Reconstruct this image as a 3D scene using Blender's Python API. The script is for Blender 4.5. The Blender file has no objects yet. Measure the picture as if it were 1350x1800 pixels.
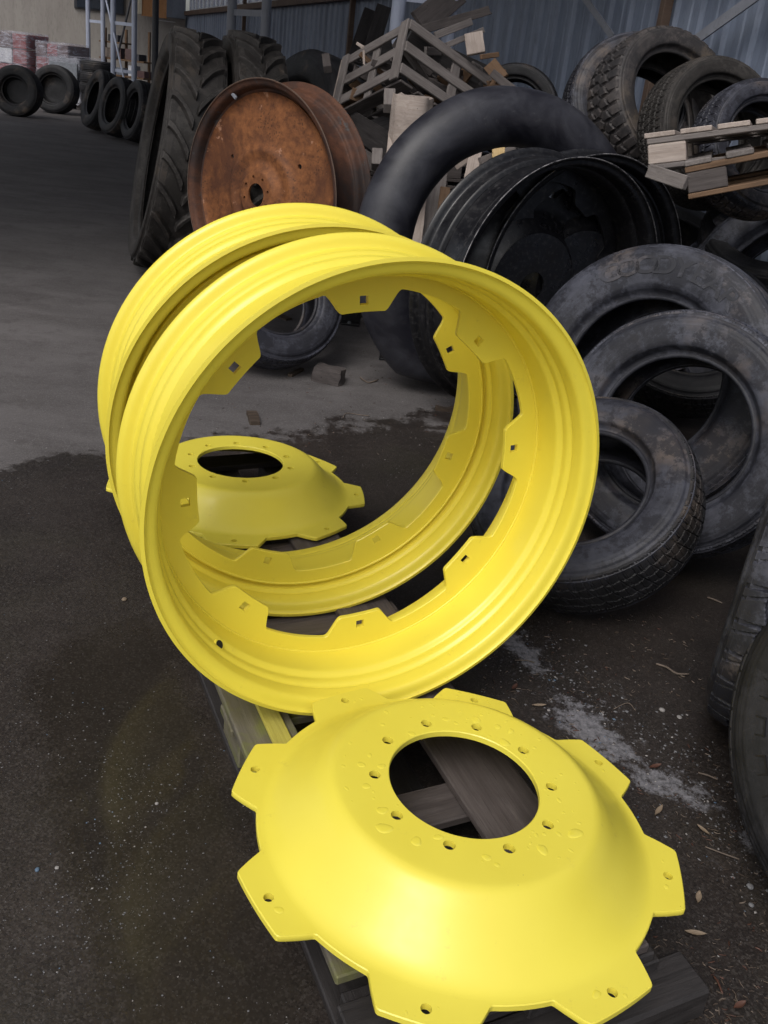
import bpy, bmesh, math, random
import numpy as np
from mathutils import Vector, Matrix, noise

random.seed(7); RNG = np.random.default_rng(11)
PI = math.pi
S = bpy.context.scene
COL = S.collection

# ------------------------------------------------------------------ camera
CAMH = 1.49
F0, TH, RO, CX, CY = 1600.0, math.radians(21.2), math.radians(6.5), 676.0, 750.0
_F = Vector((0, math.cos(TH), -math.sin(TH))); _X = Vector((1, 0, 0)); _U = Vector((0, math.sin(TH), math.cos(TH)))
_R = _X*math.cos(RO) + _U*math.sin(RO); _V = _U*math.cos(RO) - _X*math.sin(RO)
cd = bpy.data.cameras.new('camera'); cam = bpy.data.objects.new('camera', cd); COL.objects.link(cam)
cam.matrix_world = Matrix(((_R.x, _V.x, -_F.x, 0), (_R.y, _V.y, -_F.y, 0), (_R.z, _V.z, -_F.z, CAMH), (0, 0, 0, 1)))
cd.sensor_fit = 'VERTICAL'; cd.sensor_height = 36; cd.sensor_width = 27
cd.lens = F0/1800*36; cd.shift_y = -(900-CY)/1800; cd.clip_start = .02; cd.clip_end = 400
S.camera = cam
def at(x, y, D):
    return Vector((0, 0, CAMH)) + (_F + _R*((x-CX)/F0) + _V*((CY-y)/F0))*D
def ground(x, y, z=0.0):
    d = _F + _R*((x-CX)/F0) + _V*((CY-y)/F0)
    return Vector((0, 0, CAMH)) + d*((z-CAMH)/d.z)

# ------------------------------------------------------------------ light: overcast daylight
W = bpy.data.worlds.new('World'); S.world = W; W.use_nodes = True
nt = W.node_tree; nt.nodes.clear()
sky = nt.nodes.new('ShaderNodeTexSky'); sky.sky_type = 'NISHITA'; sky.sun_disc = False
SUN_EL, SUN_AZ = math.radians(52), math.radians(205)
sky.sun_elevation = SUN_EL; sky.sun_rotation = SUN_AZ; sky.dust_density = 4.0; sky.air_density = 1.0
hs = nt.nodes.new('ShaderNodeHueSaturation'); hs.inputs['Saturation'].default_value = .38
bgn = nt.nodes.new('ShaderNodeBackground'); bgn.inputs[1].default_value = .145
wo = nt.nodes.new('ShaderNodeOutputWorld')
nt.links.new(sky.outputs[0], hs.inputs['Color']); nt.links.new(hs.outputs[0], bgn.inputs[0]); nt.links.new(bgn.outputs[0], wo.inputs[0])
sl = bpy.data.lights.new('sun', 'SUN'); sun = bpy.data.objects.new('sun', sl); COL.objects.link(sun)
sl.energy = 1.05; sl.angle = math.radians(28); sl.color = (1, .97, .92)
_sd = Vector((math.sin(SUN_AZ)*math.cos(SUN_EL), math.cos(SUN_AZ)*math.cos(SUN_EL), math.sin(SUN_EL)))
sun.rotation_euler = _sd.to_track_quat('Z', 'Y').to_euler()
S.view_settings.view_transform = 'Standard'; S.view_settings.look = 'None'
S.view_settings.exposure = 0.0; S.view_settings.gamma = 1.0
try:
    S.cycles.max_bounces = 8; S.cycles.diffuse_bounces = 4; S.cycles.glossy_bounces = 4
except Exception: pass

# ------------------------------------------------------------------ node materials
MATS = {}
class NB:
    def __init__(s, name):
        s.m = bpy.data.materials.new(name); s.m.use_nodes = True; s.t = s.m.node_tree; s.t.nodes.clear()
        s.o = s.t.nodes.new('ShaderNodeOutputMaterial'); s.b = s.t.nodes.new('ShaderNodeBsdfPrincipled')
        s.t.links.new(s.b.outputs[0], s.o.inputs[0]); s.tc = s.t.nodes.new('ShaderNodeTexCoord')
        MATS[name] = s.m
    def n(s, ty, **kw):
        x = s.t.nodes.new(ty)
        for k, v in kw.items(): setattr(x, k, v)
        return x
    def put(s, sock, v):
        if hasattr(v, 'is_linked') or isinstance(v, bpy.types.NodeSocket): s.t.links.new(v, sock)
        else:
            try: sock.default_value = v
            except Exception: sock.default_value = (*v, 1)
    def math(s, op, a, b=0.0, c=None, clamp=False):
        x = s.n('ShaderNodeMath', operation=op, use_clamp=clamp); s.put(x.inputs[0], a); s.put(x.inputs[1], b)
        if c is not None: s.put(x.inputs[2], c)
        return x.outputs[0]
    def coord(s, scale=(1, 1, 1), loc=(0, 0, 0), which='Object', rnd=False):
        mp = s.n('ShaderNodeMapping'); s.put(mp.inputs['Vector'], s.tc.outputs[which])
        mp.inputs['Scale'].default_value = scale; mp.inputs['Location'].default_value = loc
        if rnd:
            oi = s.n('ShaderNodeObjectInfo'); cb = s.n('ShaderNodeCombineXYZ')
            for i in range(3): s.put(cb.inputs[i], s.math('MULTIPLY', oi.outputs['Random'], 37.0+11*i))
            s.put(mp.inputs['Location'], cb.outputs[0])
        return mp.outputs[0]
    def noise(s, vec, scale=5, detail=6, rough=.6, dist=0, out=0):
        x = s.n('ShaderNodeTexNoise'); s.put(x.inputs['Vector'], vec); x.inputs['Scale'].default_value = scale
        x.inputs['Detail'].default_value = detail; x.inputs['Roughness'].default_value = rough; x.inputs['Distortion'].default_value = dist
        return x.outputs[out]
    def voro(s, vec, scale=5, feature='F1', out=0):
        x = s.n('ShaderNodeTexVoronoi', feature=feature); s.put(x.inputs['Vector'], vec); x.inputs['Scale'].default_value = scale
        return x.outputs[out]
    def ramp(s, f, stops, interp='LINEAR'):
        x = s.n('ShaderNodeValToRGB'); s.put(x.inputs[0], f); cr = x.color_ramp; cr.interpolation = interp
        while len(cr.elements) < len(stops): cr.elements.new(.5)
        for e, (p, c) in zip(cr.elements, stops):
            e.position = p; e.color = (*c, 1) if not isinstance(c, (int, float)) else (c, c, c, 1)
        return x.outputs[0]
    def mix(s, f, a, b, blend='MIX'):
        x = s.n('ShaderNodeMix', data_type='RGBA', blend_type=blend); s.put(x.inputs[0], f)
        for i, v in ((6, a), (7, b)):
            if isinstance(v, (int, float)): v = (v, v, v)
            if isinstance(v, tuple) and len(v) == 3: v = (*v, 1)
            s.put(x.inputs[i], v)
        return x.outputs[2]
    def bump(s, h, strength=.3, dist=.002, prev=None):
        x = s.n('ShaderNodeBump'); s.put(x.inputs['Height'], h); x.inputs['Strength'].default_value = strength; x.inputs['Distance'].default_value = dist
        if prev is not None: s.put(x.inputs['Normal'], prev)
        return x.outputs[0]
    def fin(s, color=None, rough=None, normal=None, metal=None, spec=None, coat=None):
        if color is not None:
            if isinstance(color, tuple): color = (*color[:3], 1)
            s.put(s.b.inputs['Base Color'], color)
        if rough is not None: s.put(s.b.inputs['Roughness'], rough)
        if normal is not None: s.put(s.b.inputs['Normal'], normal)
        if metal is not None: s.put(s.b.inputs['Metallic'], metal)
        if spec is not None: s.put(s.b.inputs['Specular IOR Level'], spec)
        if coat is not None: s.b.inputs['Coat Weight'].default_value = coat; s.b.inputs['Coat Roughness'].default_value = .12
        return s.m

def m_yellow(name, col, rough, coat=.0):
    m = NB(name); v = m.coord()
    n1 = m.noise(v, 3, 4); n2 = m.noise(v, 60, 4); n3 = m.noise(v, 420, 2)
    c = m.mix(m.ramp(n1, [(.35, 0), (.7, .5)]), col, (col[0]*.9, col[1]*.87, col[2]*.7))
    d = m.math('MULTIPLY', m.ramp(m.noise(v, 22, 9, .82), [(.60, 0), (.70, 1)]), .30)
    c = m.mix(d, c, (.42, .31, .07))
    sp = m.ramp(m.voro(m.coord(loc=(3, 1, 2)), 38), [(.018, 1), (.03, 0)])
    c = m.mix(m.math('MULTIPLY', sp, m.ramp(n1, [(.55, 0), (.6, .9)])), c, (.13, .08, .02))
    r = m.math('ADD', m.math('MULTIPLY', n2, .16), rough-.08)
    return m.fin(c, r, m.bump(n3, .05, .0006, m.bump(n2, .05, .001)), spec=.5, coat=coat)
m_yellow('yellow_paint', (.87, .735, .078), .34, .15)
m_yellow('pale_yellow_paint', (.84, .725, .085), .36, .12)

def m_rubber(name, base, dust, amount, rough=.62, dirt=(.16, .12, .09), spec=.4):
    m = NB(name); v = m.coord(rnd=True)
    n1 = m.noise(v, 4, 8, .65, .4); n2 = m.noise(v, 35, 6, .7); n3 = m.noise(v, 160, 4)
    a = m.ramp(m.math('ADD', m.math('MULTIPLY', n1, .65), m.math('MULTIPLY', n2, .35)), [(.38, 0), (.68, 1)])
    c = m.mix(m.math('MULTIPLY', a, amount), base, dust)
    sc = m.ramp(m.noise(m.coord((1, 9, 9), rnd=True), 14, 5, .7), [(.62, 0), (.75, 1)])
    c = m.mix(m.math('MULTIPLY', sc, amount*.45), c, (dust[0]*1.7, dust[1]*1.7, dust[2]*1.65))
    b = m.ramp(m.noise(m.coord(loc=(5, 2, 1), rnd=True), 2.3, 5), [(.55, 0), (.72, .8)])
    c = m.mix(m.math('MULTIPLY', b, amount), c, dirt)
    # concentric moulding lines and scuffs that follow the sidewall
    sp = m.n('ShaderNodeSeparateXYZ'); m.put(sp.inputs[0], m.tc.outputs['Object']); X, Y, Z = sp.outputs
    rad = m.math('SQRT', m.math('ADD', m.math('MULTIPLY', X, X), m.math('MULTIPLY', Y, Y))); ang = m.math('ARCTAN2', Y, X)
    cb = m.n('ShaderNodeCombineXYZ'); m.put(cb.inputs[0], m.math('MULTIPLY', rad, 95)); m.put(cb.inputs[1], m.math('MULTIPLY', ang, 2.2)); m.put(cb.inputs[2], m.math('MULTIPLY', Z, 4))
    ring = m.noise(cb.outputs[0], 1.0, 5, .75); c = m.mix(m.math('MULTIPLY', m.ramp(ring, [(.5, 0), (.66, 1)]), amount*.38), c, dust)
    cd_ = m.n('ShaderNodeCombineXYZ'); m.put(cd_.inputs[0], m.math('MULTIPLY', rad, 16)); m.put(cd_.inputs[1], m.math('MULTIPLY', ang, 26)); m.put(cd_.inputs[2], m.math('MULTIPLY', Z, 12))
    rs_ = m.noise(cd_.outputs[0], 1.0, 6, .8); c = m.mix(m.math('MULTIPLY', m.ramp(rs_, [(.60, 0), (.74, 1)]), amount*.4), c, (dust[0]*1.9, dust[1]*1.9, dust[2]*1.9))
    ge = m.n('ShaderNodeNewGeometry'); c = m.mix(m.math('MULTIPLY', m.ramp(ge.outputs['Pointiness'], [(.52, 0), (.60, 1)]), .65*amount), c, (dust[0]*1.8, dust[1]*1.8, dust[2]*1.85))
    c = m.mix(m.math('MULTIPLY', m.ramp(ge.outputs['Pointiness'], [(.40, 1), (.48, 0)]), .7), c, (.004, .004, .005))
    dk = m.ramp(m.noise(m.coord(loc=(9, 4, 3), rnd=True), 7, 9, .8), [(.47, .85), (.53, 0)]); c = m.mix(m.math('MULTIPLY', dk, amount), c, base)
    r = m.math('ADD', m.math('MULTIPLY', n2, .25), rough-.12)
    return m.fin(c, r, m.bump(ring, .22, .002, m.bump(n3, .3, .0015, m.bump(n2, .25, .003))), spec=spec)
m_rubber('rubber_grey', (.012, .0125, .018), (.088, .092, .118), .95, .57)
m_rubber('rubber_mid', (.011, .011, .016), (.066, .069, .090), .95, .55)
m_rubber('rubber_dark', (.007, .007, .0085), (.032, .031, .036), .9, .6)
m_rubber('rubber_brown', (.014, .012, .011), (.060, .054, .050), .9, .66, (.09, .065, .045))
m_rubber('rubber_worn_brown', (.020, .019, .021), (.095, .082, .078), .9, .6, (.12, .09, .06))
m_rubber('rubber_letters', (.010, .010, .013), (.045, .046, .056), .8, .5)
def m_tube():
    m = NB('tube_rubber'); v = m.coord(); n1 = m.noise(v, 5, 9, .7, .6); n2 = m.noise(v, 70, 5)
    c = m.mix(m.ramp(n1, [(.4, 0), (.7, .9)]), (.012, .012, .018), (.046, .047, .058))
    c = m.mix(m.ramp(m.noise(m.coord((1, 1, 6)), 26, 6, .75), [(.60, 0), (.74, .5)]), c, (.10, .095, .095))
    return m.fin(c, m.math('ADD', m.math('MULTIPLY', n1, .3), .32), m.bump(n2, .12, .002), spec=.45)
m_tube()
def m_rust(name, a, b, c3, paint, amt):
    m = NB(name); v = m.coord(); n1 = m.noise(v, 2.6, 8, .65, .5); n2 = m.noise(v, 26, 8, .7); n3 = m.noise(m.coord((1, 1, 1), (4, 4, 4)), 9, 6, .7, .3)
    c = m.mix(m.ramp(n2, [(.35, 0), (.65, 1)]), a, b)
    c = m.mix(m.ramp(n1, [(.43, 0), (.60, 1)]), c, c3)
    c = m.mix(m.ramp(n3, [(.62, 0), (.66, amt)]), c, paint)
    pit = m.ramp(m.voro(m.coord((1, 1, .7)), 62), [(.22, 1), (.42, 0)])
    pit = m.math('MULTIPLY', pit, m.ramp(m.noise(v, 5, 3), [(.45, 0), (.6, 1)]))
    c = m.mix(m.math('MULTIPLY', pit, .75), c, (.045, .022, .012))
    return m.fin(c, m.math('ADD', m.math('MULTIPLY', n2, .3), .5), m.bump(pit, -.6, .004, m.bump(n2, .5, .004)), spec=.3)
m_rust('rust_orange', (.12, .044, .017), (.27, .105, .038), (.085, .032, .016), (.36, .19, .12), .8)
m_rust('rust_dark', (.062, .028, .018), (.12, .050, .028), (.030, .021, .020), (.055, .058, .062), .8)
def m_black():
    m = NB('black_gloss_paint'); v = m.coord(); n1 = m.noise(v, 7, 8, .65, .3); n2 = m.noise(v, 45, 6, .75)
    c = m.mix(m.ramp(n2, [(.52, 0), (.70, .8)]), (.006, .006, .008), (.050, .048, .050))
    r = m.ramp(n1, [(.35, .24), (.7, .58)])
    return m.fin(c, r, m.bump(n2, .12, .002), spec=.5)
m_black()
def m_edge():
    m = NB('scuffed_edge_steel'); n = m.noise(m.coord(), 30, 6, .7)
    return m.fin(m.ramp(n, [(.4, (.03, .03, .035)), (.6, (.30, .29, .30))]), .45)
m_edge()
def m_wood(name, c1, c2, c3, moss=0., rough=.75):
    m = NB(name); v = m.coord((1.2, 22, 22), rnd=True); g = m.noise(v, 3.2, 8, .7, .6); w = m.noise(m.coord((2, 5, 5), rnd=True), 2.2, 5)
    f = m.noise(m.coord((4, 90, 90), rnd=True), 2, 5, .7)
    c = m.mix(m.ramp(g, [(.3, 0), (.7, 1)]), c1, c2); c = m.mix(m.ramp(w, [(.45, 0), (.75, .8)]), c, c3)
    cr = m.ramp(f, [(.30, 1), (.38, 0)]); c = m.mix(m.math('MULTIPLY', cr, .75), c, (c1[0]*.22, c1[1]*.22, c1[2]*.22))
    if moss: c = m.mix(m.ramp(m.noise(m.coord(rnd=True), 11, 5), [(.5, 0), (.66, moss)]), c, (.17, .19, .03))
    nails = m.ramp(m.voro(m.coord((1, 1, 1), rnd=True), 11), [(.035, 1), (.05, 0)])
    c = m.mix(m.math('MULTIPLY', nails, .8), c, (.02, .015, .014))
    return m.fin(c, rough, m.bump(g, .5, .003, m.bump(f, .45, .002)), spec=.25)
m_wood('weathered_wood', (.125, .108, .100), (.235, .212, .205), (.095, .083, .080))
m_wood('dark_weathered_wood', (.055, .047, .045), (.115, .100, .097), (.035, .030, .030))
m_wood('pale_weathered_wood', (.30, .245, .215), (.46, .395, .355), (.20, .165, .145))
m_wood('fresh_wood', (.52, .36, .16), (.66, .50, .27), (.42, .27, .11))
m_wood('brown_wood', (.12, .072, .042), (.20, .125, .078), (.075, .048, .032))
m_wood('wet_wood', (.070, .058, .055), (.150, .128, .122), (.045, .038, .036), 0, .42)
m_wood('oversprayed_wood', (.10, .09, .075), (.19, .17, .13), (.13, .12, .05), .6, .5)
m_wood('yellow_sprayed_wood', (.42, .36, .055), (.56, .50, .12), (.28, .24, .06), 0, .5)
m_wood('black_wet_wood', (.022, .020, .020), (.055, .050, .050), (.016, .015, .015), 0, .4)
m_wood('bark', (.035, .026, .020), (.075, .055, .042), (.11, .085, .065), 0, .85)
def m_metal(name, c1, c2, streak=.5, rough=.55, st=(.25, .12, .05)):
    m = NB(name); v = m.coord((1, 1, .12)); n1 = m.noise(v, 5, 7, .65); n2 = m.noise(m.coord(), 1.1, 5); n3 = m.noise(m.coord((1, 1, .3)), 22, 6, .7)
    c = m.mix(m.ramp(n1, [(.35, 0), (.7, 1)]), c1, c2); c = m.mix(m.ramp(n3, [(.5, 0), (.75, .5)]), c, (c1[0]*.55, c1[1]*.55, c1[2]*.55))
    c = m.mix(m.ramp(n2, [(.62, 0), (.75, streak)]), c, st)
    return m.fin(c, rough, m.bump(n3, .15, .003), spec=.4)
m_metal('corrugated_blue', (.125, .152, .212), (.235, .275, .36), .25, .5, (.10, .10, .11))
m_metal('galvanised', (.30, .33, .42), (.40, .44, .55), .2, .45, (.18, .17, .17))
m_metal('grey_steel', (.17, .18, .21), (.24, .25, .29), .3, .5, (.12, .09, .07))
m_metal('dark_steel', (.035, .037, .045), (.07, .07, .08), .3, .5, (.08, .045, .03))
m_metal('rusty_steel', (.080, .052, .040), (.125, .085, .062), .5, .7, (.08, .045, .03))
m_metal('stucco', (.30, .275, .255), (.36, .335, .31), .2, .9, (.20, .18, .165))
m_metal('cream_paint', (.58, .52, .40), (.66, .60, .48), .2, .6)
m_metal('orange_board', (.42, .20, .085), (.50, .26, .12), .3, .6)
m_metal('slate_board', (.13, .15, .19), (.19, .21, .25), .3, .6)
m_metal('roof_metal', (.10, .10, .115), (.16, .16, .175), .3, .6)
m_metal('white_frame', (.55, .56, .60), (.65, .66, .70), .1, .5)
def m_plain(name, c, rough, spec=.5, metal=0):
    m = NB(name); n = m.noise(m.coord(), 25, 5); cc = m.mix(m.ramp(n, [(.35, 0), (.7, 1)]), c, (c[0]*.7, c[1]*.7, c[2]*.7)); return m.fin(cc, rough, m.bump(n, .1, .002), spec=spec, metal=metal)
m_plain('zinc_bolt', (.45, .47, .50), .3, .5, .9); m_plain('marker_ink', (.02, .03, .03), .5)
m_plain('stone_white', (.33, .31, .30), .6); m_plain('stone_grey', (.17, .17, .18), .6); m_plain('stone_blue', (.10, .16, .24), .6)
m_plain('dry_leaf', (.22, .165, .115), .7); m_plain('red_leaf', (.085, .035, .022), .6); m_plain('twig', (.16, .125, .10), .8)
m_plain('grey_blanket', (.20, .215, .245), .8); m_plain('red_carton', (.26, .045, .045), .45); m_plain('brown_carton', (.11, .065, .065), .5)
m_plain('dark_glass_pane', (.030, .038, .055), .12, .6)
def m_wrap():
    m = NB('stretch_wrap'); v = m.coord((1, 1, 4)); n = m.noise(v, 4, 7, .7, 1.2)
    tr = m.n('ShaderNodeBsdfTransparent'); mx = m.n('ShaderNodeMixShader'); m.t.links.new(tr.outputs[0], mx.inputs[1]); m.t.links.new(m.b.outputs[0], mx.inputs[2])
    m.put(mx.inputs[0], m.ramp(n, [(.4, .12), (.65, .6)])); m.t.links.new(mx.outputs[0], m.o.inputs[0])
    return m.fin((.50, .50, .58), .22, m.bump(n, .8, .03), spec=.7)
m_wrap()
def m_glass():
    m = NB('window_glass'); tr = m.n('ShaderNodeBsdfTransparent'); tr.inputs[0].default_value = (.80, .82, .88, 1); mx = m.n('ShaderNodeMixShader')
    m.t.links.new(tr.outputs[0], mx.inputs[1]); m.t.links.new(m.b.outputs[0], mx.inputs[2])
    m.put(mx.inputs[0], m.ramp(m.noise(m.coord(), 2, 5), [(.4, .10), (.7, .3)])); m.t.links.new(mx.outputs[0], m.o.inputs[0])
    return m.fin((.30, .31, .36), .25)
m_glass()
def m_drop():
    m = NB('water_drop'); return m.fin((.84, .725, .082), .10, spec=.6, coat=.3)
m_drop()

# ------------------------------------------------------------------ ground material (metres, world coordinates)
def m_ground():
    m = NB('asphalt_ground'); v = m.coord(); sx = m.n('ShaderNodeSeparateXYZ'); m.put(sx.inputs[0], v); x, y = sx.outputs[0], sx.outputs[1]
    nb = m.noise(v, 3.0, 8, .62, .3); nl = m.noise(v, .8, 6, .6); nf = m.noise(v, 70, 5, .7); nm_ = m.noise(v, 16, 6, .65)
    # wetted by rain up to the drip line of the roof
    d = m.math('ADD', m.math('MULTIPLY', x, -.56), m.math('MULTIPLY', y, .83))
    d = m.math('SUBTRACT', d, 3.22)
    d = m.math('ADD', d, m.math('MULTIPLY', m.math('SUBTRACT', nb, .5), .95))
    d = m.math('ADD', d, m.math('MULTIPLY', m.math('SUBTRACT', nm_, .5), .55))
    dry = m.ramp(m.math('ADD', m.math('MULTIPLY', m.math('ADD', d, m.math('MULTIPLY', m.math('SUBTRACT', m.noise(v, 60, 5, .7), .5), .16)), 9.0), .5), [(0, 0), (1, 1)])
    def seg(ax, ay, bx, by):      # distance to a segment
        dx, dy = bx-ax, by-ay; L2 = dx*dx+dy*dy
        t = m.math('DIVIDE', m.math('ADD', m.math('MULTIPLY', m.math('SUBTRACT', x, ax), dx), m.math('MULTIPLY', m.math('SUBTRACT', y, ay), dy)), L2, clamp=True)
        px = m.math('SUBTRACT', m.math('SUBTRACT', x, ax), m.math('MULTIPLY', t, dx)); py = m.math('SUBTRACT', m.math('SUBTRACT', y, ay), m.math('MULTIPLY', t, dy))
        return m.math('SQRT', m.math('ADD', m.math('MULTIPLY', px, px), m.math('MULTIPLY', py, py)))
    wob = m.math('MULTIPLY', m.math('SUBTRACT', m.noise(v, 11, 9, .78), .5), .36)
    def patch(ax, ay, bx, by, r, sharp=40):
        dd = m.math('ADD', seg(ax, ay, bx, by), wob)
        return m.ramp(m.math('ADD', m.math('MULTIPLY', m.math('SUBTRACT', r, dd), sharp), .5), [(0, 0), (1, 1)])
    ps = [patch(.40, 2.33, .49, 2.16, .030), patch(.575, 1.95, .66, 1.83, .050), patch(.735, 1.745, .80, 1.70, .030), patch(.92, 1.60, .97, 1.52, .025)]
    p = ps[0]
    for q in ps[1:]: p = m.math('MAXIMUM', p, q)
    gr = m.ramp(m.noise(v, 34, 5, .7), [(.60, 0), (.66, 1)])
    halo = patch(.42, 2.26, .95, 1.55, .13, 8); grit = m.math('MULTIPLY', m.math('MULTIPLY', gr, halo), .55)
    dryc = m.mix(m.ramp(nl, [(.35, 0), (.7, 1)]), (.088, .080, .080), (.135, .125, .125))
    dryc = m.mix(m.ramp(m.noise(m.coord((.5, 1.2, 1)), 2.6, 7, .65, .5), [(.42, 0), (.68, .8)]), dryc, (.060, .054, .053))
    dryc = m.mix(m.ramp(nf, [(.6, 0), (.75, .45)]), dryc, (.20, .19, .19))
    wet = m.mix(m.ramp(nb, [(.35, 0), (.7, 1)]), (.021, .0165, .015), (.042, .034, .030))
    wet = m.mix(m.ramp(m.noise(v, 130, 4, .7), [(.60, 0), (.74, .55)]), wet, (.085, .075, .07))
    wet = m.mix(m.math('MULTIPLY', m.ramp(m.noise(m.coord(loc=(7, 3, 0)), 1.6, 6), [(.5, 0), (.7, .6)]), 1.0), wet, (.034, .031, .021))
    agg = m.voro(v, 240, out=1); ag = m.n('ShaderNodeSeparateColor'); m.put(ag.inputs[0], agg)
    wet = m.mix(m.ramp(ag.outputs[0], [(.55, 0), (.95, .55)]), wet, (.075, .066, .060)); wet = m.mix(m.ramp(ag.outputs[1], [(.6, 0), (.9, .5)]), wet, (.010, .009, .009))
    dryc = m.mix(m.ramp(ag.outputs[2], [(.6, 0), (.95, .35)]), dryc, (.19, .18, .18)); dryc = m.mix(m.ramp(m.noise(v, 7, 8, .75), [(.52, 0), (.66, .5)]), dryc, (.055, .048, .047))
    c = m.mix(dry, wet, dryc)
    c = m.mix(m.math('MAXIMUM', p, grit), c, m.mix(m.ramp(nf, [(.35, 0), (.65, 1)]), (.085, .082, .090), (.235, .23, .25)))
    pud = m.math('ADD', seg(-.62, 1.95, -.02, .72), m.math('MULTIPLY', m.math('SUBTRACT', nb, .5), .42))
    pud = m.ramp(m.math('ADD', m.math('MULTIPLY', m.math('SUBTRACT', .17, pud), 9), .5), [(0, 0), (1, 1)])
    c = m.mix(m.math('MULTIPLY', pud, .5), c, (.026, .023, .018))
    rw = m.math('ADD', m.math('MULTIPLY', nm_, .35), .24); rd = m.math('ADD', m.math('MULTIPLY', nf, .2), .72)
    r = m.math('ADD', m.math('MULTIPLY', m.math('SUBTRACT', 1.0, dry), rw), m.math('MULTIPLY', dry, rd))
    r = m.math('MULTIPLY', r, m.math('SUBTRACT', 1.0, m.math('MULTIPLY', pud, .74)))
    r = m.math('MAXIMUM', r, m.math('MULTIPLY', p, .8))
    h = m.math('ADD', m.math('MULTIPLY', nf, .6), m.math('MULTIPLY', m.noise(v, 220, 3), .5))
    h = m.math('MULTIPLY', h, m.math('SUBTRACT', 1.0, m.math('MULTIPLY', pud, .96)))
    return m.fin(c, r, m.bump(h, .6, .004), spec=m.math('SUBTRACT', .38, m.math('MULTIPLY', pud, .18)))
m_ground()

# ------------------------------------------------------------------ object helpers
def tag(o, label=None, cat=None, group=None, kind=None):
    if label: o['label'] = label
    if cat: o['category'] = cat
    if group: o['group'] = group
    if kind: o['kind'] = kind
    return o
def mkmesh(name, verts, faces, mat, smooth=None):
    me = bpy.data.meshes.new(name)
    me.from_pydata([tuple(map(float, v)) for v in verts], [], [tuple(map(int, f)) for f in faces])
    if mat:
        for q in (mat if isinstance(mat, (list, tuple)) else [mat]): me.materials.append(MATS[q])
    if smooth is not None:
        me.shade_smooth()
        if smooth < 3: me.set_sharp_from_angle(angle=smooth)
    me.update(); return me
def link(name, me, parent=None, M=None):
    o = bpy.data.objects.new(name, me); COL.objects.link(o)
    if parent is not None: o.parent = parent
    if M is not None: o.matrix_basis = M
    return o
def empty(name, M, label, cat, group=None):
    o = bpy.data.objects.new(name, None); COL.objects.link(o); o.empty_display_size = .1; o.matrix_basis = M
    return tag(o, label, cat, group)
def nvec(a, b): return Vector((math.cos(b)*math.sin(a), -math.cos(b)*math.cos(a), math.sin(b)))
def axframe(n):
    n = Vector(n).normalized(); up = Vector((0, 0, 1)) if abs(n.z) < .9 else Vector((0, 1, 0))
    u = up.cross(n).normalized(); v = n.cross(u)
    return Matrix(((u.x, v.x, n.x, 0), (u.y, v.y, n.y, 0), (u.z, v.z, n.z, 0), (0, 0, 0, 1)))
def axroot(name, c, n, base_r, label, cat, group=None, spin=0.0):
    """Empty at the base of a round thing; returns it and the matrix its parts take."""
    Rm = axframe(n) @ Matrix.Rotation(spin, 4, 'Z'); c = Vector(c)
    base = c + Vector((0, 0, -base_r)); root = empty(name, Matrix.Translation(base) @ Rm, label, cat, group)
    return root, (Matrix.Translation(base) @ Rm).inverted() @ (Matrix.Translation(c) @ Rm)
def lathe(prof, N=128, closed=True):
    prof = np.asarray(prof, float); k = len(prof); th = np.arange(N)*2*PI/N
    r = prof[:, 1][None, :]; z = prof[:, 0][None, :]
    V = np.stack([np.cos(th)[:, None]*r, np.sin(th)[:, None]*r, np.broadcast_to(z, (N, k))], -1).reshape(-1, 3)
    F = []; kk = k if closed else k-1
    for i in range(N):
        a = i*k; b = ((i+1) % N)*k
        for j in range(kk):
            j2 = (j+1) % k; F.append((a+j, b+j, b+j2, a+j2))
    return V, F
def catmull(P, n=4, closed=False):
    P = np.asarray(P, float); out = []; m = len(P)
    rng = range(m) if closed else range(m-1)
    for i in rng:
        p0 = P[(i-1) % m] if closed or i > 0 else 2*P[0]-P[1]; p1 = P[i]; p2 = P[(i+1) % m]
        p3 = P[(i+2) % m] if closed or i+2 < m else 2*P[-1]-P[-2]
        for t in np.arange(n)/n:
            out.append(.5*((2*p1)+(-p0+p2)*t+(2*p0-5*p1+4*p2-p3)*t*t+(-p0+3*p1-3*p2+p3)*t**3))
    if not closed: out.append(P[-1])
    return np.array(out)
def tube_pts(pts, r, seg=10):
    pts = [Vector(p) for p in pts]; V = []; F = []
    rr = r if isinstance(r, (list, tuple)) else [r]*len(pts)
    for i, p in enumerate(pts):
        d = (pts[min(i+1, len(pts)-1)]-pts[max(i-1, 0)]).normalized()
        a = d.orthogonal().normalized() if i == 0 else (prev - d*prev.dot(d)).normalized()
        prev = a; b = d.cross(a)
        for k in range(seg):
            t = 2*PI*k/seg; V.append(p + (a*math.cos(t)+b*math.sin(t))*rr[i])
    n = len(pts)
    for i in range(n-1):
        for k in range(seg): F.append((i*seg+k, i*seg+(k+1) % seg, (i+1)*seg+(k+1) % seg, (i+1)*seg+k))
    F.append(tuple(range(seg))[::-1]); F.append(tuple((n-1)*seg+k for k in range(seg)))
    return V, F
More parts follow.
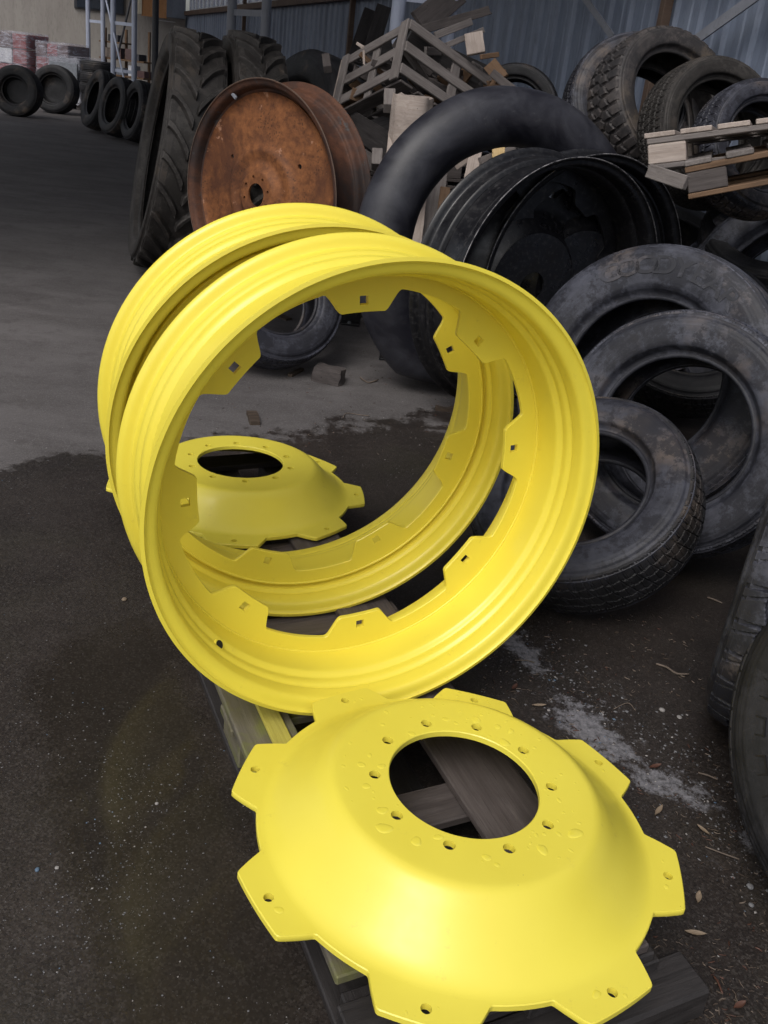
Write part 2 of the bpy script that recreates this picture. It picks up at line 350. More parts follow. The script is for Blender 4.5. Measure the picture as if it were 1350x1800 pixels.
def box_mesh(name, sx, sy, sz, mat, bev=.003, jag=0.0, warp=0.0, nseg=6):
    """a board: length on X, slightly bowed, with eased edges; jag breaks one end"""
    bm = bmesh.new(); xs = [(-.5+i/nseg)*sx for i in range(nseg+1)]; rings = []
    sgn = random.uniform(-1, 1)
    for i, x in enumerate(xs):
        w = warp*math.sin(PI*i/nseg)*sgn; t = random.uniform(-.2, .2)*warp
        ring = []
        for (a, b) in ((-1, -1), (1, -1), (1, 1), (-1, 1)):
            dx = 0
            if jag and i == nseg: dx = random.uniform(-jag, jag*.3)
            ring.append(bm.verts.new((x+dx, a*sy/2+t, b*sz/2+w)))
        rings.append(ring)
    for i in range(nseg):
        for k in range(4): bm.faces.new((rings[i][k], rings[i+1][k], rings[i+1][(k+1) % 4], rings[i][(k+1) % 4]))
    bm.faces.new(rings[0][::-1] if False else rings[0]); bm.faces.new(rings[-1][::-1])
    bmesh.ops.recalc_face_normals(bm, faces=bm.faces)
    if bev:
        es = [e for e in bm.edges if len(e.link_faces) == 2 and e.calc_face_angle(0) > .6]
        bmesh.ops.bevel(bm, geom=es, offset=min(bev, sy*.2, sz*.2), segments=1, affect='EDGES')
    me = bpy.data.meshes.new(name); bm.to_mesh(me); bm.free(); me.materials.append(MATS[mat]); return me
def line_matrix(p, q, up=(0, 0, 1), roll=0):
    p = Vector(p); q = Vector(q); x = (q-p).normalized(); up = Vector(up)
    if abs(x.dot(up)) > .97: up = Vector((0, 1, 0))
    y = up.cross(x).normalized(); z = x.cross(y)
    M = Matrix(((x.x, y.x, z.x, 0), (x.y, y.y, z.y, 0), (x.z, y.z, z.z, 0), (0, 0, 0, 1)))
    return Matrix.Translation((p+q)/2) @ M @ Matrix.Rotation(roll, 4, 'X'), (q-p).length
def board(name, p, q, w, t, mat, up=(0, 0, 1), roll=0, parent=None, jag=0, warp=.002, label=None, cat=None, group=None, bev=.003):
    M, L = line_matrix(p, q, up, roll)
    o = link(name, box_mesh(name, L, w, t, mat, bev, jag, warp), parent, (parent.matrix_basis.inverted() @ M) if parent else M)
    return tag(o, label, cat, group)
def face_cam(p):   # up-hint that turns a board's broad face to the open side of the shed
    return (Vector((0, 0, CAMH))-Vector(p)).normalized()

def boolean_cut(me, cutter, mats):
    a = bpy.data.objects.new('tmp_a', me); b = bpy.data.objects.new('tmp_b', cutter); COL.objects.link(a); COL.objects.link(b)
    md = a.modifiers.new('b', 'BOOLEAN'); md.operation = 'DIFFERENCE'; md.object = b; md.solver = 'EXACT'
    dg = bpy.context.evaluated_depsgraph_get(); dg.update(); r = bpy.data.meshes.new_from_object(a.evaluated_get(dg))
    bpy.data.objects.remove(a); bpy.data.objects.remove(b)
    r.materials.clear()
    for q in mats: r.materials.append(MATS[q])
    r.shade_smooth(); r.set_sharp_from_angle(angle=math.radians(32)); return r
def prisms(centres, rad, z0, z1, seg, rot=0.0):
    V, F = [], []
    for (x, y, a) in centres:
        b = len(V)
        for z in (z0, z1):
            for k in range(seg):
                t = a+rot+2*PI*k/seg; V.append((x+rad*math.cos(t), y+rad*math.sin(t), z))
        F.append(tuple(b+k for k in range(seg))[::-1]); F.append(tuple(b+seg+k for k in range(seg)))
        for k in range(seg): F.append((b+k, b+(k+1) % seg, b+seg+(k+1) % seg, b+seg+k))
    return mkmesh('c', V, F, None)

# ------------------------------------------------------------------ tyres
def sst(e0, e1, x): t = np.clip((x-e0)/(e1-e0), 0, 1); return t*t*(3-2*t)
def groove(d, w, e=.35): return 1-sst(w*(1-e), w*(1+e), np.abs(d))
def tri(x): return np.abs((x % 1)-.5)*4-1
def fr(x): return (x % 1)-.5
def tread_h(kind, p, t, Nn):
    T = np.abs(t); s = np.sign(t)
    if kind == 'rib':
        g = np.maximum(groove(T-.30-.02*tri(p), .03), groove(T-.68, .03)); cut = groove(fr(p*1.0+t*.6), .05)*(T > .68)*.8
        return 1-np.clip(g+cut*.7, 0, 1)
    if kind == 'highway':
        g = np.maximum.reduce([groove(T-.22-.035*tri(p), .022), groove(T-.60-.04*tri(p+.5), .022)])
        lat = groove(fr(p+.45*T+.25*(s > 0)), .045)*(T > .58)*.8; lat2 = groove(fr(p+.9*t+.3), .04)*(T < .6)*.7
        sip = groove(fr(p*2+.5*t), .05)*.35
        return 1-np.clip(np.maximum.reduce([g, lat, lat2, sip]), 0, 1)
    if kind == 'block':
        g = np.maximum.reduce([groove(t-.07*tri(p), .035), groove(T-.50-.06*tri(p+.5), .035)])
        lat = np.where(T < .5, groove(fr(p+.35*t+.2*(s > 0)), .05), groove(fr(p+.5+.25*T), .05))
        sip = groove(fr(p+.5+.6*t), .03)*.4
        return 1-np.clip(np.maximum.reduce([g, lat, sip]), 0, 1)
    if kind == 'chunk':
        g = np.maximum(groove(t-.10*tri(p), .05), groove(T-.45-.07*tri(p+.25), .05))
        lat = groove(fr(p+.5*(s > 0)+.12*T), .13); 
        return 1-np.clip(np.maximum(g, lat*(T > .12)), 0, 1)
    if kind == 'lug':
        q = fr(p+.5*(s > 0)+.95*(1-T)**1.5)
        wd = .115+.05*sst(.55, .1, T)
        bar = (1-sst(wd*.8, wd*1.25, np.abs(q)))*sst(.02, .07, T-.9*q*q)
        return bar
    return np.ones_like(t)
def tyre_meshes(R, rh, w, kind, mat, N=56, depth=.010, tmat=None, NT=None, NZ=44):
    zt = w/2; mh = w*.57; rm = (R*.52+rh*.48); dep = depth
    base = R-dep-.003
    half = [(zt*.93, base-.002), (zt*1.03, base-.022), (mh*.995, rm+(R-rm)*.35), (mh, rm), (mh*.95, rh+(rm-rh)*.45), (w*.43, rh+.022), (w*.40, rh+.004)]
    inner = [(w*.335, rh+.002), (w*.36, rh+.03), (mh*.86, rm-.005), (mh*.88, rm+(R-rm)*.3), (zt*.85, base-.030), (zt*.45, base-.020), (0, base-.018)]
    o = catmull(half, 7); 
    seg_r = o[:, 1]; f = (seg_r-rh)/(base-rh)
    for c0, a0 in ((.16, .0022), (.22, .0016), (.80, .0022), (.70, -.0014), (.88, .0018)): o[:, 0] += a0*np.exp(-((f-c0)/.018)**2)*(w/.25)
    i = catmull(inner, 4)
    top = [(0, base), (zt*.5, base)]
    hp = np.vstack([np.array(top), o, i])           # crown centre -> out -> bead -> inside centre
    mir = hp[1:-1][::-1].copy(); mir[:, 0] *= -1
    V, Fc = lathe(np.vstack([hp, mir]), 120); casing = mkmesh('tyre_casing', V, Fc, mat, math.radians(50))
    V, Fc = lathe(catmull([(w*.375+.010*math.cos(a), rh+.006+.009*math.sin(a)) for a in np.arange(8)*PI/4], 1, True), 96)
    bead = mkmesh('tyre_bead', V, Fc, mat, 3)
    NT = NT or int(N*14); th = np.arange(NT)*2*PI/NT; t = np.linspace(-1, 1, NZ)
    P, Tt = np.meshgrid(th*N/(2*PI), t, indexing='ij'); h = tread_h(kind, P, Tt, N)
    crown = R-dep-.030*(w/.25)*np.abs(Tt)**4.0*(.55 if kind != 'lug' else .22) - .004*Tt**2
    rr = crown+dep*h; zz = Tt*zt*1.0
    V = np.stack([np.cos(th)[:, None]*rr, np.sin(th)[:, None]*rr, zz], -1)
    lo = base-.006
    if kind == 'lug': lo = base-.055
    def ringz(z, r): return np.stack([np.cos(th)*r, np.sin(th)*r, np.full(NT, z)], -1)[:, None, :]
    V = np.concatenate([ringz(-zt*1.015, lo-.02), V, ringz(zt*1.015, lo-.02)], 1); K = NZ+2; V = V.reshape(-1, 3)
    ii = np.arange(NT)[:, None]; jj = np.arange(K-1)[None, :]; a = ii*K+jj; b = ((ii+1) % NT)*K+jj
    Fc = np.stack([a, b, b+1, a+1], -1).reshape(-1, 4)
    tread = mkmesh('tyre_tread', V, Fc, tmat or mat, math.radians(38))
    return casing, bead, tread
TYC = {}
def tyre(c, n, R, rh, w, kind, mat, label, N=56, depth=.010, group='scrap tyres in the right-hand heap', spin=None, name='used_tyre', cat='tyre', tmat=None, NZ=44, front=True, NT=None, extra=None, hub=False):
    """c is the centre of the front shoulder plane"""
    n = Vector(n); cc = Vector(c)-n*(w/2 if front else 0)
    key = (R, rh, w, kind, mat, N, depth, tmat)
    if key not in TYC: TYC[key] = tyre_meshes(R, rh, w, kind, mat, N, depth, tmat, NT, NZ)
    ca, be, tr = TYC[key]
    root, M = axroot(name, cc, n, R, label, cat, group, spin if spin is not None else random.uniform(0, 6.28))
    if hub:  # added hub disc; its dark colour stands for the shaded tyre opening
        V, F = lathe([(0, 0.001), (.004, rh*.3), (-.01, rh*.62), (.0, rh*.86), (.05, rh*.99), (-.06, rh*.99), (-.02, .001)], 40)
        link('hub', mkmesh('hub', V, F, 'rubber_dark', math.radians(40)), root, M)
    link('casing', ca, root, M); link('tread', tr, root, M)
    for s in (1, -1): link('bead', be, root, M if s > 0 else M @ Matrix.Rotation(PI, 4, 'X'))
    if extra: extra(root, M)
    return root
def arc_text(txt, r, z, size, a0, step, mat, thick=.0012):
    """raised lettering bent along a sidewall; one mesh"""
    V, F = [], []
    for i, ch in enumerate(txt):
        if ch == ' ': continue
        cu = bpy.data.curves.new('t', 'FONT'); cu.body = ch; cu.size = size; cu.extrude = thick; cu.offset = size*.02; cu.align_x = 'CENTER'
        ob = bpy.data.objects.new('t', cu); COL.objects.link(ob); dg = bpy.context.evaluated_depsgraph_get(); dg.update()
        me = bpy.data.meshes.new_from_object(ob.evaluated_get(dg)); bpy.data.objects.remove(ob)
        b = len(V)
        for v in me.vertices:
            rr = r+v.co.y; a = a0-i*step-v.co.x*1.25/rr
            V.append((rr*math.cos(a), rr*math.sin(a), z+v.co.z))
        for p in me.polygons: F.append(tuple(b+k for k in p.vertices))
    return mkmesh('lettering', V, F, mat)

# ================================================================== SETTING: ground
me = mkmesh('ground', [(-70, -20, 0), (60, -20, 0), (60, 110, 0), (-70, 110, 0)], [(0, 1, 2, 3)], 'asphalt_ground')
tag(link('ground', me), kind='structure')

# shed axes: DV runs along the corrugated wall away from the camera, NV towards the wall
DV = Vector((-.380, .925, 0)); NV = Vector((.925, .380, 0)); LW = 4.15
def W3(l, s, z): return NV*l + DV*s + Vector((0, 0, z))

# ================================================================== PRESSED STEEL HELPERS
def offset_section(P, t):
    P = np.asarray(P, float); d = np.gradient(P, axis=0); d /= np.linalg.norm(d, axis=1)[:, None]+1e-12
    nn = np.stack([-d[:, 1], d[:, 0]], -1); return np.vstack([P+nn*t/2, (P-nn*t/2)[::-1]])
def smooth_cyc(a, k):
    w = np.hanning(k+2)[1:-1]; w /= w.sum(); return np.convolve(np.concatenate([a[-k:], a, a[:k]]), w, 'same')[k:-k]
def polar_solid(rows, NT):
    """rows: list of (r array over angle, z array) going round the section once; closed"""
    th = np.arange(NT)*2*PI/NT
    V = np.stack([np.stack([np.cos(th)*r, np.sin(th)*r, np.broadcast_to(z, NT)], -1) for r, z in rows], 1); k = len(rows); V = V.reshape(-1, 3)
    i = np.arange(NT)[:, None]; j = np.arange(k)[None, :]
    F = np.stack([i*k+j, ((i+1) % NT)*k+j, ((i+1) % NT)*k+(j+1) % k, i*k+(j+1) % k], -1).reshape(-1, 4)
    return V, F
def tabs_profile(NT, phase, r0, r1, half0, half1, k):
    """boundary radius over angle: r0 between the tabs, r1 across each tab (half widths at r0 and r1, radians)"""
    th = np.arange(NT)*2*PI/NT; ph = (th-phase+PI/8) % (PI/4) - PI/8; a = np.abs(ph)
    q = np.clip((half0-a)/(half0-half1), 0, 1); r = r0+(r1-r0)*q
    flat = a < half1; r = np.where(flat, r1*math.cos(half1)/np.cos(a)*.45+r1*.55, r)
    return smooth_cyc(r, k)

# ---- yellow rims standing on the pallet
def rim_barrel(w, R):
    k = R/.513
    half = [(.0005, .513), (.0045, .5115), (.010, .505), (.013, .496), (.016, .489), (.022, .4845), (.045, .4825), (.052, .4835), (.058, .4815), (.064, .477), (.070, .4755), (.080, .4755), (.086, .472), (.092, .4665), (.100, .4645)]
    P = [(-a, r*k) for a, r in half] + [(-w/2, .4635*k)] + [(-(w-a), r*k) for a, r in half[::-1]]
    P = catmull(P, 3); return offset_section(P, .008)
def make_rim(name, c, n, phase, w, pa, label, valve=None):
    root, M = axroot(name, c, n, .513, label, 'wheel rim', 'yellow rims standing on the pallet')
    V, F = lathe(rim_barrel(w, .513), 256); b = mkmesh('barrel', V, F, 'yellow_paint', math.radians(60))
    if valve is not None:
        ga = Matrix.Rotation(valve, 4, 'Z') @ Matrix.Translation((.4710, 0, -.077)) @ Matrix.Rotation(-PI/2, 4, 'Y') @ Matrix.Rotation(.65, 4, 'Y')
        for nm_, pr_, mt_ in (('valve_ring', [(0, .008), (.003, .009), (.0032, .0118), (0, .0135), (-.004, .0135), (-.004, .008)], 'yellow_paint'), ('valve_hole_shade', [(.0036, .0003), (.0038, .0096), (-.003, .0098), (-.003, .0003)], 'rubber_dark')):  # flat dark disc stands in for the shade inside the valve hole
            V, F = lathe(pr_, 24); link(nm_, mkmesh(nm_, V, F, mt_, math.radians(40)), root, M @ ga)
    link('barrel', b, root, M)
    NT = 960; rin = tabs_profile(NT, phase, .4215, .372, .200, .143, 7); ro = np.full(NT, .4635)
    t = .012; e = .0015; z0, z1 = -pa+t/2, -pa-t/2
    V, F = polar_solid([(ro, z0), (rin+e, z0), (rin, z0-e), (rin, z1+e), (rin+e, z1), (ro, z1)], NT)
    pl = mkmesh('p', V, F, 'yellow_paint')
    cs = [(.3958*math.cos(phase+k*PI/4), .3958*math.sin(phase+k*PI/4), phase+k*PI/4) for k in range(8)]
    pl = boolean_cut(pl, prisms(cs, .0135, z1-.01, z0+.01, 4, PI/4), ['yellow_paint'])
    link('lug_plate', pl, root, M)
    # weld bead along the plate
    V, F = lathe([(z0+.0005+.003*math.cos(a), .4595+.0035*math.sin(a)) for a in np.arange(8)*PI/4], 256)
    link('weld_bead', mkmesh('weld_bead', V, F, 'yellow_paint', 3), root, M)
    return root, M
N1 = nvec(.4562, .0281); N2 = nvec(.3797, .0105)
C1 = Vector((.0375, 1.7072, .6557)); C2 = Vector((-.1428, 2.0731, .6447))
rim1, M1 = make_rim('yellow_wheel', C1, N1, 3.2221, .286, .176, 'nearer of two yellow tractor rims standing upright on the wet pallet', valve=3.91)
rim2, M2 = make_rim('yellow_wheel', C2, N2, 4.4481, .305, .080, 'farther yellow tractor rim standing directly behind the nearer one on the pallet')
# pen marks on the outer side of the nearer rim
def pen_marks():
    glyphs = {'A': [[(0, 0), (.35, 1), (.8, .1)], [(.2, .45), (.6, .5)]], 'R': [[(0, 0), (.1, 1), (.6, .85), (.15, .5), (.7, 0)]],
              'Y': [[(0, 1), (.35, .55)], [(.8, 1), (.2, 0)]], '-': [[(0, .5), (.8, .5)]], '0': [[(.1, .5), (.3, 1), (.6, .6), (.4, .05), (.1, .5)]], '9': [[(.6, .6), (.3, 1), (.1, .65), (.5, .55), (.6, .9), (.4, 0)]], '\'': [[(.3, .2), (.35, .8)]]}
    for ch, ang in (('R', 2.36), ('Y', 2.43), ('-', 2.52), ('0', 2.605), ('9', 2.66), ("'", 2.86)):
        V, F = [], []
        for st in glyphs[ch]:
            P3 = []
            for (px, py) in st:
                a = ang-(.5-px)*-.034; zz = -.030-(1-py)*.020; r = .4872 if zz > -.05 else .4868
                P3.append((r*math.cos(a), r*math.sin(a), zz))
            v, f = tube_pts(P3, .0006, 5); b = len(V); V += v; F += [tuple(b+k for k in q) for q in f]
        link('pen_mark', mkmesh('pen_mark', V, F, 'marker_ink'), rim1, M1)
pen_marks()

# ---- dished centre discs
def disc_mesh(mat):
    NT = 1152; one = np.ones(NT); ph = 0.0; t = .0125
    rt = tabs_profile(NT, ph, .3735, .4245, .256, .168, 5)
    prof = [(.1405, 0), (.20, 0), (.232, -.0001), (.243, -.0012), (.252, -.0050), (.261, -.0118), (.272, -.0215), (.290, -.040), (.308, -.0565), (.322, -.0685), (.333, -.0775), (.343, -.0845), (.352, -.0895), (.360, -.0925), (.367, -.0938)]
    P = catmull(prof, 3); d = np.gradient(P, axis=0); d /= np.linalg.norm(d, axis=1)[:, None]; nn = np.stack([d[:, 1], -d[:, 0]], -1)
    low = P+nn*t
    low[:, 0] = np.minimum(low[:, 0], .367); low[0] = (.1405, -t)
    e = .0016
    rows = [(one*(.1405), -e)] + [(one*(r + (e if i == 0 else 0)), z) for i, (r, z) in enumerate(P)]
    rows += [(.367+(rt-.367)*.5, -.094), (rt-e, -.094), (rt, -.094-e), (rt, -.094-t+e), (rt-e, -.094-t), (.367+(rt-.367)*.5, -.094-t)]
    rows += [(one*r, z) for r, z in low[::-1]]
    V, F = polar_solid(rows, NT); me = mkmesh('disc', V, F, mat)
    bolts = [(.1675*math.cos(k*PI/5), .1675*math.sin(k*PI/5), 0) for k in range(10)]
    return me, bolts
def make_disc(name, c, nx, ny, pb, pt, label, drops=0):
    n = Vector((nx, ny, 1)).normalized(); n3 = n
    root, M = axroot(name, c, n, .10, label, 'wheel disc', 'yellow dished centre discs')
    # same in-plane frame as used for measuring
    me, _ = disc_mesh('pale_yellow_paint')
    me.transform(Matrix.Rotation(pt, 4, 'Z'))
    cs = [(.1675*math.cos(pb-k*PI/5), .1675*math.sin(pb-k*PI/5), 0) for k in range(10)]
    me = boolean_cut(me, prisms(cs, .0108, -.03, .01, 24), ['pale_yellow_paint'])
    ct = [(.3958*math.cos(pt-k*PI/4), .3958*math.sin(pt-k*PI/4), 0) for k in range(8)]
    me = boolean_cut(me, prisms(ct, .0088, -.13, -.08, 24), ['pale_yellow_paint'])
    link('dished_plate', me, root, M)
    if drops:
        V, F, done = [], [], []
        rs = random.Random(4)
        for i in range(drops):
            a = rs.uniform(0, 2*PI); 
            if i < drops*.8: r = rs.uniform(.150, .228); z = .0
            else: r = rs.uniform(.385, .412); a = pt+round(a/(PI/4))*PI/4+rs.uniform(-.1, .1); z = -.0938
            s = rs.choice([.0022, .003, .004, .005, .0075]) if i > 8 else rs.uniform(.009, .014)
            if min(math.hypot(r*math.cos(a)-x, r*math.sin(a)-y) for x, y, _ in (cs if z == 0 else ct)) < .013+s: continue
            if any(math.hypot(r*math.cos(a)-x, r*math.sin(a)-y) < (s+q)*1.25 for x, y, q in done): continue
            done.append((r*math.cos(a), r*math.sin(a), s))
            b = len(V); K = 14; cx, cy = r*math.cos(a), r*math.sin(a); ax = rs.uniform(.7, 1.3); ro = rs.uniform(0, 3); w1 = rs.uniform(0, 6)
            for lv, (rf, zf) in enumerate(((1, 0.0002), (.90, .055), (.65, .10), (.35, .12))):
                for k in range(K):
                    t = 2*PI*k/K; rad = s*rf*(1+(.10 if s > .006 else .04)*math.sin(2*t+w1)+(.08 if s > .006 else .02)*math.sin(3*t+2*w1)); x = rad*math.cos(t)*ax; y = rad*math.sin(t)/ax
                    V.append((cx+x*math.cos(ro)-y*math.sin(ro), cy+x*math.sin(ro)+y*math.cos(ro), z+zf*s*.8))
            V.append((cx, cy, z+.125*s*.8))
            for lv in range(3):
                for k in range(K): F.append((b+lv*K+k, b+lv*K+(k+1) % K, b+(lv+1)*K+(k+1) % K, b+(lv+1)*K+k))
            for k in range(K): F.append((b+3*K+k, b+3*K+(k+1) % K, b+4*K))
        tag(link('water_drops', mkmesh('drops', V, F, 'water_drop', 3), root, M), kind='stuff')
    return root
make_disc('wheel_disc', (.2217, 1.3411, .2899), .0413, .0433, 1.9986, -.9364, 'front yellow dished disc with rain drops, lying on the near end of the pallet', 115)
make_disc('wheel_disc', (-.458, 2.746, .2461), .0097, .043, 2.4712, 4.0782, 'rear yellow dished steel disc lying behind the two rims, seen through them')

# ---- pallet under the yellow parts
def UV(u, v, z=0):
    return Vector((-.44*u+.898*v, .898*u+.44*v, z))
pal = empty('pallet', Matrix.Translation(UV(1.5, .78)), 'long dark wet wooden pallet lying on the asphalt under the yellow rims and discs', 'pallet')
for (v0, v1, u0, u1, z, t, mt) in ((.858, 1.014, .80, 2.33, .1405, .020, 'wet_wood'), (.478, .605, .92, 2.36, .1400, .020, 'oversprayed_wood'), (.655, .705, 2.02, 3.02, .112, .018, 'black_wet_wood')):
    board('deck_board', UV(u0, (v0+v1)/2, z-t/2), UV(u1, (v0+v1)/2, z-t/2), v1-v0, t, mt, parent=pal)
board('deck_board', UV(1.43, .560, .1465), UV(1.93, .560, .1465), .042, .010, 'yellow_sprayed_wood', parent=pal)
for u, v0, v1, mt in ((.845, .47, 1.03, 'black_wet_wood'), (1.225, .475, 1.03, 'wet_wood'), (1.60, .475, 1.03, 'oversprayed_wood'), (1.90, .475, 1.04, 'wet_wood'), (2.28, .475, 1.04, 'wet_wood'), (2.62, .45, 1.10, 'black_wet_wood'), (2.96, .45, 1.12, 'black_wet_wood')):
    board('cross_board', UV(u, v0, .108), UV(u, v1, .108), .096, .021, mt, parent=pal)
for v in (.535, .82, 1.0):
    for u in (.86, 1.60, 2.24, 2.9):
        board('block', UV(u-.065, v, .060), UV(u+.065, v, .060), .09, .072, 'oversprayed_wood' if v < .6 and u == 1.60 else 'black_wet_wood', parent=pal)
    board('runner', UV(.84, v, .013), UV(3.0, v, .013), .095, .021, 'black_wet_wood', parent=pal)
board('end_beam', UV(.775, .445, .036), UV(.775, 1.115, .036), .085, .070, 'black_wet_wood', parent=pal, bev=.006)

# ================================================================== SCRAP TYRES
def tick_ribs(R, z, r0, r1, n, mat, a0=0, a1=2*PI):
    V, F = [], []
    for i in range(n):
        a = a0+(a1-a0)*i/n; da = .0035
        b = len(V)
        for (r, aa, zz) in ((r0, -da, 0), (r0, da, 0), (r1, da, 0), (r1, -da, 0), (r0, -da, .0025), (r0, da, .0025), (r1, da, .0018), (r1, -da, .0018)):
            V.append((r*math.cos(a+aa), r*math.sin(a+aa), z+zz))
        F += [tuple(b+k for k in q) for q in ((4, 5, 6, 7), (0, 1, 5, 4), (1, 2, 6, 5), (2, 3, 7, 6), (3, 0, 4, 7))]
    return mkmesh('ribs', V, F, mat)
def letters(txt, R, rh, w, size, a0, step, mat, rf=.5):
    def f(root, M):
        mh = w*.57; r = rh+(R-rh)*rf
        link('lettering', arc_text(txt, r, mh-.0005, size, a0, step, mat, .002), root, M)
    return f
G = 'scrap tyres in the right-hand heap'
def ticks(R, rh, w, spec):
    def f(root, M):
        for (f0, f1, n, dz) in spec:
            r0, r1 = rh+(R-rh)*f0, rh+(R-rh)*f1
            link('sidewall_ribs', tick_ribs(R, w*.57-dz, r0, r1, n, 'rubber_letters'), root, M)
    return f
T1 = tyre((.608, 2.578, .381), nvec(-.802, .905), .362, .208, .20, 'highway', 'rubber_mid', 'small scuffed tyre lying back against the heap, right beside the nearer yellow rim', N=46, depth=.0065, NZ=80, NT=1800, spin=.4, tmat='rubber_dark')
T2 = tyre((.953, 2.87, .479), nvec(-.649, .348), .425, .254, .24, 'highway', 'rubber_grey', 'truck tyre leaning in the heap directly behind the small scuffed tyre', N=60, depth=.008, spin=1.0)
T3 = tyre((.947, 3.387, .50), nvec(-.738, .368), .543, .318, .27, 'rib', 'rubber_grey', 'large worn grey truck tyre with raised maker lettering, below the black steel rims', N=70, depth=.006, spin=0,
          extra=letters('GOODYEAR', .543, .318, .27, .100, 2.20, .170, 'rubber_letters', .40))
T4 = tyre((1.0, 2.10, .475), nvec(-2.05, .03), .465, .29, .24, 'block', 'rubber_mid', 'tyre with cracked block tread facing left at the right edge, behind the nearest tyre', N=34, depth=.010, NZ=80, NT=1500)
def t5x(root, M):
    V, F = [], []
    for i in range(26):
        a = 2*PI*i/26
        for (r0, r1, hw) in ((.300, .352, .062), (.362, .392, .050)):
            for e in (0, 1):
                rr0, rr1, ww = (r0, r1, hw) if e == 0 else (r0+.006, r1-.006, hw-.014)
            for (ra, rb, aa, ab) in ((r0, r1, -hw, -hw+.010), (r0, r1, hw-.010, hw), (r0, r0+.003, -hw, hw), (r1-.003, r1, -hw, hw)):
                b = len(V); z = .1395 if r0 < .32 else .1285
                for (r, x) in ((ra, aa), (ra, ab), (rb, ab), (rb, aa)):
                    V.append((r*math.cos(a+x), r*math.sin(a+x), z+(.352-r)*.10))
                    V.append((r*math.cos(a+x), r*math.sin(a+x), z-.012))
                F.append((b, b+2, b+4, b+6)); F += [(b, b+1, b+3, b+2), (b+2, b+3, b+5, b+4), (b+4, b+5, b+7, b+6), (b+6, b+7, b+1, b)]
    link('moulded_pattern', mkmesh('pat', V, F, 'rubber_letters'), root, M)
T5 = tyre((1.01, 1.321, .462), nvec(-1.103, .309), .416, .235, .25, 'rib', 'rubber_dark', 'nearest dark tyre standing at the lower right edge of the picture', N=60, depth=.006, extra=t5x)
T6 = tyre((2.068, 4.61, .577), nvec(-.535, .30), .715, .48, .42, 'lug', 'rubber_grey', 'tractor tyre with deep lugs leaning at the right edge above the grey truck tyre', N=20, depth=.045, NZ=60, NT=900)
# the four on top of the heap, against the corrugated wall
tyre((1.30, 5.75, 1.49), nvec(.07, .45), .445, .255, .24, 'highway', 'rubber_mid', 'leftmost and rearmost of the four tyres leaning on the blue corrugated wall', N=64, depth=.010)
tyre((1.40, 5.36, 1.52), nvec(.43, .45), .43, .275, .27, 'chunk', 'rubber_worn_brown', 'brownish off-road tyre with coarse tread blocks, second of the four by the corrugated wall', N=40, depth=.014, NZ=60)
tyre((1.55, 4.95, 1.40), nvec(.34, .35), .385, .255, .22, 'highway', 'rubber_brown', 'third tyre from the left on top of the heap, just behind the broken pallet', N=60, depth=.009)
tyre((1.68, 4.62, 1.36), nvec(.30, .40), .335, .215, .19, 'block', 'rubber_mid', 'smallest and rightmost tyre on top of the heap, cut by the broken pallet', N=52, depth=.009)
# tyres lower in the heap that carry the others
for i, (x, y, z, a, e, R, rh, w, lab) in enumerate((
    (1.55, 5.55, .80, .2, 1.25, .44, .27, .26, 'tyre lying flat in the shadow under the coarse off-road tyre'),
    (1.55, 5.50, .50, .1, 1.45, .46, .27, .26, 'tyre lying flat deep in the heap below two others'),
    (1.60, 5.45, .22, .1, 1.50, .46, .27, .24, 'bottom tyre of the flat ones hidden at the back of the heap'),
    (1.95, 4.95, .95, -.5, .95, .40, .25, .24, 'dark tyre wedged under the right end of the broken pallet'),
    (1.46, 4.42, .50, -.3, .75, .42, .26, .24, 'dark tyre lying back deep in shadow below the broken pallet'),
    (1.22, 3.42, .40, -.15, .55, .40, .25, .22, 'dark tyre seen inside the opening of the truck tyre'),
    (1.52, 3.05, .38, -.95, .30, .37, .22, .22, 'smooth-sided tyre standing behind the truck tyre at the right edge'))):
    tyre((x, y, z), nvec(a, e), R, rh, w, 'highway', 'rubber_dark' if i < 5 else 'rubber_mid', lab, N=56, depth=.008)

# ---- big inner tube
def tube_ring():
    c = Vector((.495, 4.63, .695)); n = nvec(.43, .10)
    root, M = axroot('inner_tube', c, n, .69, 'big smooth black inner tube standing upright against the pallet wood', 'inner tube')
    NT, K = 200, 40; V = []; F = []
    for i in range(NT):
        a = 2*PI*i/NT; sag = 1+.10*max(0, -math.sin(a))**3; wob = 1+.012*math.sin(3*a+1)+.008*math.sin(7*a)
        for k in range(K):
            b = 2*PI*k/K; r = (.134+.0016*noise.noise(Vector((math.cos(a)*9, math.sin(a)*9, b))))*sag*wob*(1+.01*math.sin(11*a)); rx = r*(1.0+.05*math.cos(2*b)); seam = .0022*math.exp(-((b-PI)/.05)**2)+.0022*math.exp(-((b-.0)/.06)**2)
            R0 = .660+ (rx+seam)*math.cos(b); zz = (r*.92)*math.sin(b)
            x, y = R0*math.cos(a), R0*math.sin(a)
            if y < -.60: y = -.60+(y+.60)*.45
            V.append((x, y, zz))
    for i in range(NT):
        for k in range(K): F.append((i*K+k, ((i+1) % NT)*K+k, ((i+1) % NT)*K+(k+1) % K, i*K+(k+1) % K))
    link('tube_body', mkmesh('tube', V, F, 'tube_rubber', 3), root, M)
    v, f = tube_pts([(0, -.53, .02), (0.0, -.47, .02)], .008, 10)
    link('valve_stem', mkmesh('valve', v, f, 'zinc_bolt'), root, M)
tube_ring()

